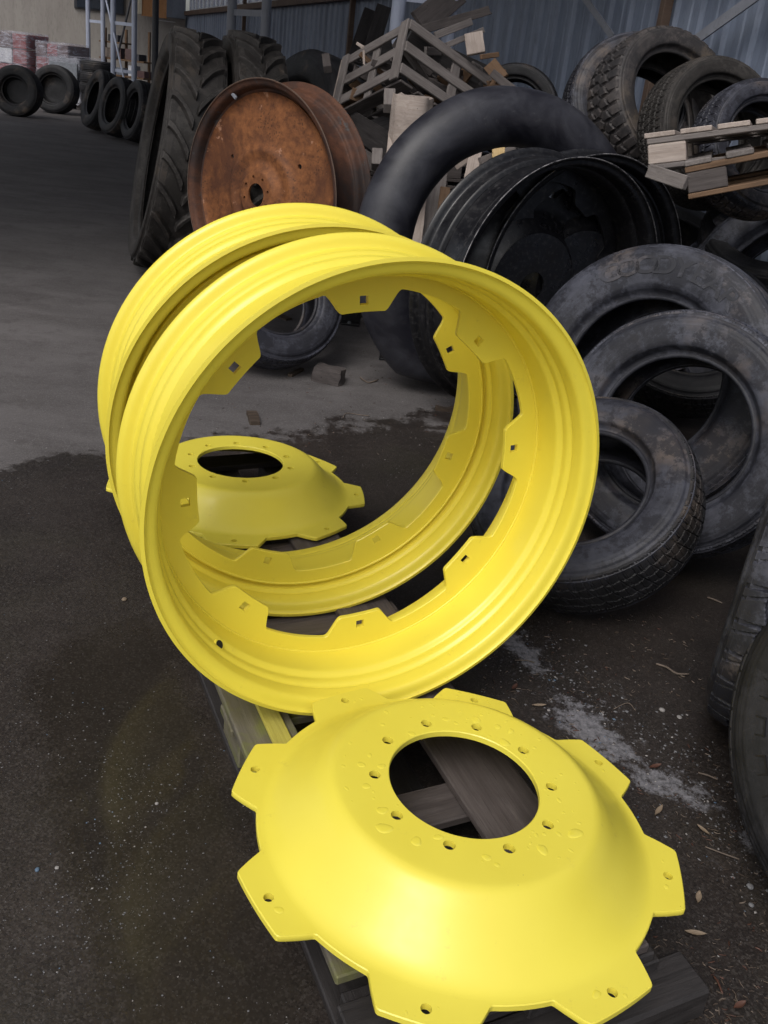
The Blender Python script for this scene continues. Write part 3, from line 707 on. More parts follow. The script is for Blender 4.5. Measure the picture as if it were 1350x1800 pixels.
# ---- black steel rims
def black_rim(c, n, R, w, label, dish=True, hub=.075):
    root, M = axroot('black_wheel', c, n, R, label, 'wheel rim', 'black steel rims behind the grey truck tyre')
    k = R
    half = [(0, k), (.006, k-.002), (.014, k-.012), (.018, k-.026), (.026, k-.034), (.07, k-.040), (.078, k-.036), (.086, k-.044), (.10, k-.060)]
    rear = [(w-.115, k-.060), (w-.10, k-.052), (w-.092, k-.036), (w-.082, k-.034), (w-.074, k-.040), (w-.030, k-.036), (w-.018, k-.026), (w-.012, k-.012), (w-.004, k-.002), (w, k)]
    P = catmull([(-a, r) for a, r in half+rear], 3); V, F = lathe(offset_section(P, .009), 200)
    link('barrel', mkmesh('barrel', V, F, 'black_gloss_paint', math.radians(60)), root, M)
    for z, rr in ((0, k+.001), (-w, k+.001)):
        V, F = lathe([(z+.0022*math.cos(a), rr+.002*math.sin(a)) for a in np.arange(6)*PI/3], 200)
        link('lip_edge', mkmesh('lip', V, F, 'scuffed_edge_steel', 3), root, M)
    if dish:
        NT = 960; rin = tabs_profile(NT, .2, k-.13, k-.185, .20, .13, 13); ro = np.full(NT, k-.056); z0 = -w+.10
        V, F = polar_solid([(ro, z0), (rin, z0), (rin, z0-.014), (ro, z0-.014)], NT); pl = mkmesh('p', V, F, 'black_gloss_paint', math.radians(40))
        link('lug_plate', pl, root, M)
        one = np.ones(NT); rt = tabs_profile(NT, .2, k-.20, k-.145, .26, .17, 13)
        prof = [(.13, -.02), (.24, -.02), (.26, -.03), (.33, -.085), (.37, -.10), (.40, -.102)]
        prof[0] = (hub, -.02); top = catmull(prof, 3); rows = [(one*r, z0-.03+z+.06) for r, z in top]+[(rt, z0-.03-.102+.06)]+[(rt, z0-.03-.114+.06)]+[(one*r, z0-.03+z-.012+.06) for r, z in top[::-1]]
        V, F = polar_solid(rows, NT); link('centre_disc', mkmesh('cd', V, F, 'black_gloss_paint', math.radians(40)), root, M)
    return root
NB1 = nvec(.617, 0)
black_rim((.73, 4.078, .622), NB1, .618, .31, 'glossy black steel tractor rim leaning between the inner tube and the grey truck tyre')
black_rim((.90, 4.40, .625), nvec(.56, .0), .622, .17, 'second black steel rim mostly hidden behind the glossy one', True, .02)

# ---- rusty wheel and the small tyre it stands in
def rusty_wheel():
    c = Vector((-.816, 4.94, .808)); n = nvec(-.674, .014); R = .584; w = .265
    root, M = axroot('rusty_wheel', c, n, R, 'large rusty orange wheel with small hub hole, standing behind the yellow rims', 'wheel')
    k = R
    bar = [(0, k), (.006, k-.003), (.012, k-.014), (.020, k-.030), (.050, k-.040), (.060, k-.044), (.072, k-.062), (.13, k-.075), (.20, k-.070), (.212, k-.05), (w-.020, k-.036), (w-.012, k-.016), (w-.004, k-.002), (w, k)]
    V, F = lathe(offset_section(catmull([(-a, r) for a, r in bar], 3), .008), 200)
    link('barrel', mkmesh('barrel', V, F, 'rust_dark', math.radians(60)), root, M)
    NT = 480; one = np.ones(NT)
    pr = [(.060, .004), (.112, .004), (.128, .0), (.150, -.018), (.175, -.030), (.205, -.026), (.235, -.022), (.262, -.040), (.30, -.050), (.40, -.060), (.47, -.066), (.505, -.062), (.520, -.052)]
    top = catmull(pr, 3); rows = [(one*r, z) for r, z in top]+[(one*r, z-.012) for r, z in top[::-1]]
    V, F = polar_solid(rows, NT); me = mkmesh('d', V, F, 'rust_orange')
    cs = [(.094*math.cos(a), .094*math.sin(a), 0) for a in np.arange(8)*PI/4+.3] 
    me = boolean_cut(me, prisms(cs, .0085, -.06, .03, 16), ['rust_orange'])
    cs = [(.315*math.cos(a), .315*math.sin(a), 0) for a in (.62, 2.6, 4.3)]
    me = boolean_cut(me, prisms(cs, .013, -.12, .03, 16), ['rust_orange'])
    link('disc', me, root, M)
    V, F = lathe([(-.001+.003*math.cos(a), k+.001+.003*math.sin(a)) for a in np.arange(6)*PI/3], 200)
    link('lip_edge', mkmesh('lip', V, F, 'rusty_steel', 3), root, M)
    b = box_mesh('rim_clip', .045, .018, .012, 'grey_steel', .002)
    link('rim_clip', b, root, M @ Matrix.Rotation(2.05, 4, 'Z') @ Matrix.Translation((k-.045, 0, -.022)) @ Matrix.Rotation(.5, 4, 'Z'))
rusty_wheel()
tyre((-.582, 4.448, .411), nvec(.591, .516), .359, .198, .20, 'rib', 'rubber_mid', 'small worn tyre lying against the foot of the rusty wheel', N=80, depth=.008, group='single tyres beside the rusty wheel')

# ---- tall narrow tractor tyres
NTA = nvec(-1.221, .165)
for i, (off, lab, kind, mt) in enumerate(((0, 'tall chevron-lugged tractor tyre with its dark opening turned left, first of its row', 'lug', 'rubber_brown'),
                                     (.37, 'second tall chevron-lugged tractor tyre, just behind the first and above the rusty wheel', 'lug', 'rubber_brown'))):
    cA = Vector((-1.772, 6.339, .845)) - NTA*off + Vector((.02, .10, 0))*i
    if i: cA.z = .86
    tyre(cA, NTA if i == 0 else nvec(-1.20, .12), .80, .585, .31, kind, mt, lab, N=26, depth=.036, NZ=64, NT=1100, group='tall tractor tyres standing in a row', name='lugged_tyre', cat='tractor tyre', spin=.3+i*.4)
for i, (c, n, R, rh, w, lab) in enumerate((((-1.02, 6.95, .84), nvec(-1.0, .30), .80, .52, .42, 'smooth grey-green tractor tyre side leaning behind the lugged ones'),
                                         ((-.42, 7.75, .78), nvec(-.6, .45), .80, .5, .42, 'rearmost large smooth tyre lying back towards the dark wall'))):
    tyre(c, n, R, rh, w, 'smooth', 'rubber_dark', lab, N=22, depth=.01, NZ=30, NT=300, group='tall tractor tyres standing in a row', name='lugged_tyre', cat='tractor tyre')
tyre((.62, 6.55, 1.34), nvec(-.2, .12), .31, .2, .18, 'highway', 'rubber_dark', 'dark tyre propped behind the broken boards at the wall', N=56, group='single tyres beside the rusty wheel')

# ================================================================== SHED
def onplane(x, y, nrm, dist):
    d = _F + _R*((x-CX)/F0) + _V*((CY-y)/F0); c = Vector((0, 0, CAMH)); t = (dist-c.dot(nrm))/d.dot(nrm); return c+d*t
def prism_strip(prof, z0, z1, thick, mat, name):
    """prof: list of (s, l) wall outline; a sheet of given thickness standing on z0..z1"""
    V, F = [], []; n = len(prof)
    for z in (z0, z1):
        for (s_, l) in prof: V.append(W3(l, s_, z))
        for (s_, l) in prof: V.append(W3(l+thick, s_, z))
    m = 2*n
    for i in range(n-1):
        F += [(i, i+1, m+i+1, m+i), (n+i+1, n+i, m+n+i, m+n+i+1), (m+i, m+i+1, m+n+i+1, m+n+i), (i+1, i, n+i, n+i+1)]
    F += [(0, m, m+n, n), (n-1, 2*n-1, m+2*n-1, m+n-1)]
    return mkmesh(name, V, F, mat, math.radians(35))
prof = []; s_ = -3.0
while s_ < 27.6:
    for ds, l in ((0, 0), (.055, 0), (.075, -.030), (.125, -.030), (.145, 0), (.19, 0), (.20, -.008), (.215, -.008), (.225, 0)): prof.append((s_+ds, LW+l))
    s_ += .27
wall = tag(link('corrugated_wall', prism_strip(prof, 0, 2.35, .002, 'corrugated_blue', 'sheet')), 'blue-grey corrugated metal wall behind the tyre heap, low part below the windows', 'wall')
tag(link('corrugated_wall', prism_strip(prof, 3.22, 4.35, .002, 'corrugated_blue', 'sheet')), 'upper strip of corrugated wall above the shed windows, out of the light', 'wall')
def beam(name, p, q, w, t, mat, label, cat, group=None, up=(0, 0, 1)):
    return board(name, p, q, w, t, mat, up=up, warp=0, label=label, cat=cat, group=group, bev=.004)
beam('wall_rail', W3(LW-.09, -3, 2.37), W3(LW-.09, 27.4, 2.37), .12, .10, 'rusty_steel', 'brown rail running along the shed wall just under the windows', 'rail')
for sp, lab in ((5.72, 'rusty brown wall post right of the brownish off-road tyre'), (12.6, 'rusty wall post in the dark part of the wall left of the crate'), (19.5, 'far wall post under the shed windows')):
    beam('wall_post', W3(LW-.10, sp, 0), W3(LW-.10, sp, 4.3), .055, .07, 'rusty_steel', lab, 'post', 'posts of the corrugated wall', up=NV)
# angle-iron braces on the wall
def angle_iron(p, q, a, t, mat, label):
    M, L = line_matrix(p, q, NV); V = []; F = []
    sec = [(0, 0), (a, 0), (a, t), (t, t), (t, a), (0, a)]
    for x in (-L/2, L/2):
        for (y, z) in sec: V.append((x, y-a/2, z-a/2))
    for k in range(6): F.append((k, (k+1) % 6, 6+(k+1) % 6, 6+k))
    F += [(0, 3, 4, 5), (0, 1, 2, 3), (6, 11, 10, 9), (6, 9, 8, 7)]
    o = link('wall_brace', mkmesh('brace', V, F, mat), None, M); return tag(o, label, 'brace', 'diagonal braces on the wall')
angle_iron(onplane(1212, 84, NV, LW-.16), onplane(1420, -66, NV, LW-.16), .065, .012, 'grey_steel', 'rusty angle-iron brace rising to the upper right corner over the tyres')
angle_iron(onplane(1082, 66, NV, LW-.16), onplane(1020, -20, NV, LW-.16), .05, .010, 'grey_steel', 'thin grey brace rising leftward above the leftmost wall tyre')
# windows
k = 0
s_ = 6.2
while s_ < 27:
    root = empty('shed_window', Matrix.Translation(W3(LW, s_+.55, 2.42)), 'one of the white-framed windows in the band above the corrugated wall', 'window', 'windows of the shed wall')
    inv = root.matrix_basis.inverted()
    for (a, b, z0, z1) in ((0, 1.10, 2.43, 2.47), (0, 1.10, 3.14, 3.18)):
        Mx, L = line_matrix(W3(LW, s_+a, (z0+z1)/2), W3(LW, s_+b, (z0+z1)/2)); link('frame', box_mesh('f', L, .05, .04, 'white_frame', .003), root, inv @ Mx)
    for a in (.02, .55, 1.08):
        Mx, L = line_matrix(W3(LW, s_+a, 2.472), W3(LW, s_+a, 3.138), NV); link('mullion', box_mesh('f', L, .035, .05, 'white_frame', .003), root, inv @ Mx)
    Mx, L = line_matrix(W3(LW+.01, s_+.04, 2.80), W3(LW+.01, s_+1.06, 2.80)); link('pane', box_mesh('p', L, .004, .66, 'window_glass', 0, nseg=1), root, inv @ Mx)
    s_ += 1.16
tag(link('window_trim', prism_strip([(-3, LW), (6.15, LW)], 2.43, 3.2, .02, 'slate_board', 'blank')), 'plain boarded strip of wall above the tyre heap, right of the windows', 'wall panel')
# roof
def slab(name, pts, mat):
    V = [Vector(p) for p in pts]+[Vector(p)+Vector((0, 0, .06)) for p in pts]; n = len(pts)
    F = [tuple(range(n))[::-1], tuple(range(n, 2*n))]+[(i, (i+1) % n, n+(i+1) % n, n+i) for i in range(n)]
    return link(name, mkmesh(name, V, F, mat))
tag(slab('shed_roof', [W3(4.5, 4.3, 4.35), W3(4.5, 17.5, 4.35), W3(-7.0, 17.5, 5.2), W3(-7.0, 4.3, 5.2)], 'roof_metal'), 'dark sheet-metal roof over the shed, its edge above the wet line on the ground', 'roof')
tag(slab('shed_roof', [W3(.6, 17.52, 4.35), W3(4.5, 17.52, 4.35), W3(4.5, 28, 4.35), W3(.6, 28, 4.5)], 'roof_metal'), 'unseen strip of roof added to shade the far wall with the windows', 'roof')  # unseen strip, added to keep light off the far wall
# lattice columns made of two pipes
def pipe(p, r, h, mat, root, name='pipe'):
    v, f = lathe([(0, r), (h, r)], 24, False); n = len(v)
    me = mkmesh(name, v, f, mat, 3); return link(name, me, root, root.matrix_basis.inverted() @ Matrix.Translation((p.x, p.y, 0)))
def column(px, D, r, mats, battens, label, rods=()):
    P = [at(x, 60, D_) for x, D_ in zip(px, D)]
    base = (P[0]+P[-1])/2; root = empty('lattice_column', Matrix.Translation((base.x, base.y, 0)), label, 'column', 'steel columns of the shed'); inv = root.matrix_basis.inverted()
    for p, mt in zip(P, mats): pipe(p, r, 4.5, mt, root)
    if len(P) > 1:
        for (zc, h, mt) in battens:
            a, b = P[0].copy(), P[1].copy(); a.z = b.z = zc; d = (b-a).normalized()
            Mx, L = line_matrix(a+d*r*.9, b-d*r*.9); link('batten', box_mesh('b', L, .012, h, mt, .002, nseg=1), root, inv @ Mx)
        for (p, q, rr, mt) in rods:
            v, f = tube_pts([p, q], rr, 8); me = mkmesh('rod', v, f, mt); me.transform(inv); link('tie_rod', me, root)
def zof(x, y, D): return at(x, y, D).z
column((697, 788), (6.30, 6.27), .049, ('galvanised', 'galvanised'), [(zof(740, -2, 6.3), .07, 'galvanised'), (2.9, .07, 'galvanised'), (.5, .07, 'galvanised')], 'nearest pair of pale steel pipes, rising behind the top corner of the crate')
column((407, 467), (9.9, 9.35), .050, ('grey_steel', 'grey_steel'), [(zof(437, 23, 9.6), .065, 'grey_steel'), (3.0, .065, 'grey_steel')], 'pair of grey steel pipes joined by a batten, behind the tractor tyres')
column((200, 237), (17.6, 17.4), .050, ('galvanised', 'galvanised'), [(zof(218, 42, 17.5), .06, 'galvanised'), (zof(218, 126, 17.5), .06, 'galvanised'), (3.2, .06, 'galvanised')], 'pale blue pipe pair with crossing rods, nearer of the two far pairs at left',
       rods=((at(183, -20, 17.8), at(221, 148, 17.3), .018, 'galvanised'), (at(236, -20, 17.8), at(206, 104, 17.9), .022, 'dark_steel')))
column((156, 182), (20.9, 20.7), .050, ('galvanised', 'galvanised'), [(zof(169, 38, 20.8), .06, 'galvanised'), (3.2, .06, 'galvanised')], 'farthest pale blue pipe pair, above the flat stack of tyres')
column((274,), (14.3,), .050, ('dark_steel',), [], 'single dark steel pipe just left of the tall tractor tyres')

# ================================================================== FAR END
SF = 27.5
def far_box(name, x0, y0, x1, y1, depth, mat, label, cat, s=SF, parent=None):
    """a box against the far wall; corners given where they stand on the plane s"""
    a = onplane(x0, y0, DV, s); l0, z1 = a.dot(NV), a.z; b = onplane(x1, y1, DV, s); l1, z0 = b.dot(NV), b.z
    p, q = W3(l0, s-depth/2, (z0+z1)/2), W3(l1, s-depth/2, (z0+z1)/2); M, L = line_matrix(p, q)
    o = link(name, box_mesh(name, L, depth, abs(z1-z0), mat, .005, nseg=1), parent, (parent.matrix_basis.inverted() @ M) if parent else M)
    return tag(o, label, cat)
fb = empty('far_building', Matrix.Translation(W3(-4, SF+.2, 0)), 'pale rendered building wall closing the far end of the shed', 'building')
M, L = line_matrix(W3(-14, SF+.15, 2.6), W3(4.1, SF+.15, 2.6)); link('rendered_wall', box_mesh('w', L, .3, 5.2, 'stucco', .01, nseg=1), fb, fb.matrix_basis.inverted() @ M)
w = far_box('window_frame', 130, -60, 197, 22, .06, 'dark_steel', None, None, parent=fb)
w2 = far_box('window_frame', 197.6, -60, 219, 27, .06, 'dark_steel', None, None, parent=fb)
for ww, sc in ((w, (.86, .97)), (w2, (.8, .97))):
    o = link('pane', ww.data.copy(), ww, Matrix.Translation((0, -.02, .02)) @ Matrix.Diagonal((sc[0], .9, sc[1], 1))); o.data.materials.clear(); o.data.materials.append(MATS['dark_glass_pane'])
hut = empty('upper_hatch', Matrix.Translation(W3(1.5, SF-.4, 2)), 'orange and slate boarded hatch high on the far wall, left of the shed windows', 'hatch')
far_box('orange_panel', 250, -40, 293, 33, .10, 'orange_board', None, None, SF-.3, hut)
far_box('cream_strip', 243.5, -40, 249.5, 25, .12, 'cream_paint', None, None, SF-.3, hut)
far_box('slate_panel', 293.5, -40, 326, 34, .10, 'slate_board', None, None, SF-.3, hut)
far_box('light_ledge', 280, 35.5, 308, 39.5, .20, 'white_frame', None, None, SF-.3, hut)
beam('dark_post', W3(-9.3, 22, 0), W3(-9.3, 22, 4.5), .3, .3, 'dark_steel', 'dark post at the far left edge beside the wrapped goods', 'post', up=NV)

def shelf():
    c = at(226, 112, 21); root = empty('storage_shelf', Matrix.Translation((c.x, c.y, 0)) @ Matrix.Rotation(-.39+PI/2-PI/2, 4, 'Z'), 'brown open shelving full of junk against the far wall', 'shelf')
    for x in (-.65, -.05, .6): link('upright', box_mesh('u', 1.75, .05, .05, 'brown_wood', .003), root, Matrix.Translation((x, 0, .875)) @ Matrix.Rotation(PI/2, 4, 'Y'))
    for z, x0, x1 in ((.35, -.65, .62), (.75, -.65, .62), (1.10, -.65, .62), (1.45, -.65, .0)): link('shelf_board', box_mesh('b', x1-x0, .45, .035, 'brown_wood', .003), root, Matrix.Translation(((x0+x1)/2, 0, z)))
    rs = random.Random(5)
    for i, (x, z) in enumerate(((-.5, 1.13), (-.25, 1.13), (.1, 1.13), (.35, 1.13), (-.45, .78), (-.1, .78), (.2, .78), (.5, .78), (-.4, .38), (.1, .38), (-.35, 1.48))):
        h = rs.uniform(.12, .26); o = link('junk_box', box_mesh('j', rs.uniform(.14, .24), .25, h, rs.choice(['brown_carton', 'dark_steel', 'rusty_steel', 'slate_board', 'white_frame', 'pale_weathered_wood']), .004), None, root.matrix_basis @ Matrix.Translation((x, -.02, z-.01+h/2)) @ Matrix.Rotation(rs.uniform(-.3, .3), 4, 'Z'))
        tag(o, 'small box or tin among the junk on the brown shelving', 'box', 'junk on the brown shelving')
shelf()
def wrapped(px0, px1, ytop, D, mat, label, layers, blanket=False, base='brown_carton'):
    a = at(px0, 150, D); b = at(px1, 150, D); h = at((px0+px1)/2, ytop, D).z; wdt = (b-a).length; c = (a+b)/2
    root = empty('wrapped_pallet', Matrix.Translation((c.x, c.y+.3, 0)) @ Matrix.Rotation(-.30, 4, 'Z'), label, 'wrapped goods', 'goods in stretch wrap at the far end')
    for x in (-.4, 0, .4): link('pallet_block', box_mesh('pb', .1, .7, .10, 'dark_weathered_wood', .004), root, Matrix.Translation((x*wdt, 0, .05)))
    link('pallet_deck', box_mesh('pd', wdt, .8, .03, 'dark_weathered_wood', .004), root, Matrix.Translation((0, 0, .115)))
    lh = (h-.14)/layers; rs = random.Random(int(px0)+3)
    for i in range(layers):
        for j in range(3):
            m2 = 'white_frame' if rs.random() < .12 else rs.choice([mat, base, mat])
            link('carton', box_mesh('c', wdt/3-.02, .76, lh-.02, m2, .008, nseg=1), root, Matrix.Translation(((j-1)*wdt/3, rs.uniform(-.01, .01), .135+lh*(i+.5))))
    V, F = lathe([(0, 1), (.02, 1)]+[(t, 1) for t in np.linspace(.04, 1, 14)], 64, False)
    pts = []
    for v in V:
        a_ = math.atan2(v[1], v[0]); ca, sa = math.cos(a_), math.sin(a_); k_ = 1/max(abs(ca), abs(sa)); k_ = min(k_, 1.32)
        wv = .018*noise.noise(Vector((a_*3, v[2]*6, px0)))
        pts.append((ca*k_*(wdt/2+.02+wv), sa*k_*(.42+wv), .10+v[2]*(h-.07)))
    n0 = len(pts); pts.append((0, 0, .10+h-.07+.01)); K = 16
    F = list(F)+[(i*K+K-1, ((i+1) % 64)*K+K-1, n0) for i in range(64)]
    link('stretch_film', mkmesh('film', pts, F, 'stretch_wrap', math.radians(40)), root)
    if blanket: link('grey_sheet', box_mesh('bl', wdt*.86, .04, (h-.2)*.62, 'grey_blanket', .02), root, Matrix.Translation((wdt*.10, -.50, .42+(h-.2)*.31)))
wrapped(-22, 68, 57, 20.5, 'red_carton', 'taller wrapped pallet of dark and red cartons at the far left edge', 4)
wrapped(70, 138, 77, 20.3, 'red_carton', 'wrapped pallet topped by red cartons, behind the upright truck tyre', 4)
wrapped(92, 158, 101, 19.9, 'grey_blanket', 'lower wrapped pallet with a grey sheet over its front, beside the tyre stack', 3, True, 'grey_blanket')
GF = 'tyres standing on the floor at the far left'
tyre((-7.42, 17.45, .452), nvec(-.05, .10), .452, .23, .28, 'rib', 'rubber_dark', 'upright truck tyre cut by the left edge of the picture', hub=True, N=40, depth=.01, NZ=24, NT=240, group=GF)
tyre((-7.35, 19.1, .47), nvec(-.10, .14), .47, .27, .28, 'rib', 'rubber_dark', 'upright truck tyre in front of the wrapped pallets, facing the camera', hub=True, N=40, depth=.01, NZ=24, NT=240, group=GF)
for i, (x, y, D, a, e, lab) in enumerate(((176, 193, 15.6, -.95, .28, 'first and largest of the dark tyres leaning in a row at the left'), (210, 207, 14.9, -.85, .25, 'middle one of the dark tyres leaning in a row at the left'), (246, 208, 14.4, -.95, .2, 'last of the leaning dark tyres, touching the dark pipe'))):
    c = at(x, y, D); R = .50 if i == 0 else .47; c.z = R*math.cos(e)+.14*math.sin(e)
    tyre(c, nvec(a, e), R, .28, .27, 'rib', 'rubber_dark', lab, N=40, depth=.01, NZ=24, NT=240, group=GF, front=False)
c = at(171, 150, 19.0)
for i in range(5):
    tyre((c.x+.02*math.sin(i*2.1), c.y, .11+.208*i), (0.02*math.sin(i), .02*math.cos(i*2), 1), .33, .2, .2, 'rib', 'rubber_dark', 'flat-lying tyre in the stack beside the wrapped goods, %s' % ('at the bottom', 'second from the floor', 'in the middle', 'second from the top', 'on top')[i], N=36, depth=.008, NZ=20, NT=200, group='stack of flat tyres at the far end', front=False)
for i in range(7):
    c = at(214+i*9.5, 160, 17.0-.12*i); tyre((c.x, c.y, .41), nvec(-1.15, 0), .41, .25, .20, 'block', 'rubber_mid', 'one of the tyres standing tread-up in a close row behind the pale pipes', N=40, depth=.012, NZ=24, NT=360, group='close row of tyres behind the pale pipes', front=False)

# ================================================================== WOOD HEAP
def pallet(M, L, Wd, mats, label, broken=False, name='broken_pallet', cat='pallet', group=None, deck_n=7):
    """pallet in its own axes: x along the front edge, y backwards, top surface at z=0"""
    root = empty(name, M @ Matrix.Translation((0, 0, -.144)), label, cat, group); T = Matrix.Translation; O = T((0, 0, .144)); md, ms, mb = mats
    for i in range(deck_n):
        x = .05+(L-.1)*i/(deck_n-1); 
        if broken and i in (5,): continue
        link('deck_board', box_mesh('db', Wd, .098 if deck_n < 9 else .118, .020, md, .003, .05 if broken else 0), root, O @ T((x, Wd/2, -.011)) @ Matrix.Rotation(PI/2, 4, 'Z'))
    for y in (.05, Wd/2, Wd-.05):
        link('stringer', box_mesh('st', L, .095, .022, ms, .003), root, O @ T((L/2, y, -.0335)))
        link('bottom_board', box_mesh('bb', L, .095, .020, ms, .003), root, O @ T((L/2, y, -.134)))
        for x, m2 in ((.075, mb[0]), (L/2, mb[1]), (L-.075, mb[0])):
            link('block', box_mesh('bk', .145, .093, .077, m2, .004), root, O @ T((x, y+.001, -.0845)))
    return root
def tilt_frame(corner, yaw, t):
    ex = Vector((math.cos(yaw)*math.cos(t), math.sin(yaw)*math.cos(t), math.sin(t))); ey = Vector((-math.sin(yaw), math.cos(yaw), 0)); ez = ex.cross(ey); c = Vector(corner)
    return Matrix(((ex.x, ey.x, ez.x, c.x), (ex.y, ey.y, ez.y, c.y), (ex.z, ey.z, ez.z, c.z), (0, 0, 0, 1)))
PG = 'pallets lying on the tyre heap at the right'
pallet(tilt_frame(at(1137, 234, 3.62), -.35, math.radians(14.3)) @ Matrix.Rotation(math.radians(-3), 4, 'X'), 1.2, .72, ('pale_weathered_wood', 'weathered_wood', ('pale_weathered_wood', 'fresh_wood')), 'pale broken pallet jutting in from the right edge over the tyre heap', True, group=PG, deck_n=9)
pallet(tilt_frame(at(1203, 284, 3.48), -.30, math.radians(19)), 1.0, .62, ('weathered_wood', 'brown_wood', ('dark_weathered_wood', 'brown_wood')), 'brown pallet wedged beneath the pale broken pallet', False, group=PG)
# slatted crate, standing on its corner
def crate():
    C = Vector((0, 0, CAMH)) + (Vector((-.119, 6.447, 1.817+.11-.11))-Vector((0, 0, CAMH)))*.925
    C = at(725, 35, 5.46); e1 = Vector((-.624, .683, -.381)).normalized(); e2 = Vector((.777, .491, -.393)); e2 = (e2-e1*e2.dot(e1)).normalized(); e3 = e2.cross(e1)
    if e3.z > 0: e3 = -e3
    h, a, b = .40, .66, .82
    root = empty('slatted_crate', Matrix.Translation(C+e1*a/2+e2*b/2+e3*h), 'grey slatted wooden crate tipped on its corner on top of the wood heap', 'crate')
    def B(nm, p, q, w, t, mt, up): board(nm, p, q, w, t, mt, up=up, parent=root, warp=.003)
    for k, o in enumerate((.032, .18, .33)):
        B('slat', C+e3*o+e1*.012, C+e3*o+e1*a, .066, .016, 'weathered_wood', e2); B('slat', C+e3*o-e2*.008, C+e3*o+e2*(b if k != 1 else b*.93), .066, .016, 'weathered_wood', e1)
        B('slat', C+e3*o+e1*a, C+e3*o+e1*a+e2*b, .066, .016, 'dark_weathered_wood', e1); B('slat', C+e3*o+e2*b, C+e3*o+e2*b+e1*a, .066, .016, 'dark_weathered_wood', e2)
    B('corner_post', C-e2*.017+e1*.036, C-e2*.017+e1*.036+e3*h, .072, .018, 'weathered_wood', e2)
    B('corner_post', C+e1*(a-.03)-e2*.017, C+e1*(a-.03)-e2*.017+e3*h, .065, .018, 'weathered_wood', e2); B('corner_post', C+e1*(a+.03)+e2*.02, C+e1*(a+.03)+e2*.02+e3*h, .06, .018, 'pale_weathered_wood', e1)
    B('inner_post', C+e1*a*.5+e2*.017, C+e1*a*.5+e2*.017+e3*h, .065, .018, 'weathered_wood', e2); B('inner_post', C+e2*b*.5+e1*.017, C+e2*b*.5+e1*.017+e3*h, .065, .018, 'weathered_wood', e1)
    for i in range(6): B('floor_board', C+e3*(h+.002)+e2*(.06+i*(b-.12)/5), C+e3*(h+.002)+e2*(.06+i*(b-.12)/5)+e1*a, .10, .016, 'dark_weathered_wood', e3)
    return C, e1, e2, e3
CC, E1, E2, E3 = crate()
WG = 'loose boards in the wood heap'
def pb(name, x0, y0, D0, x1, y1, D1, w, t, mat, label, jag=.0, roll=0, cat='board', up=None):
    p, q = at(x0, y0, D0), at(x1, y1, D1); return board(name, p, q, w, t, mat, up=up or face_cam((p+q)/2), roll=roll, jag=jag, warp=.006, label=label, cat=cat, group=WG)
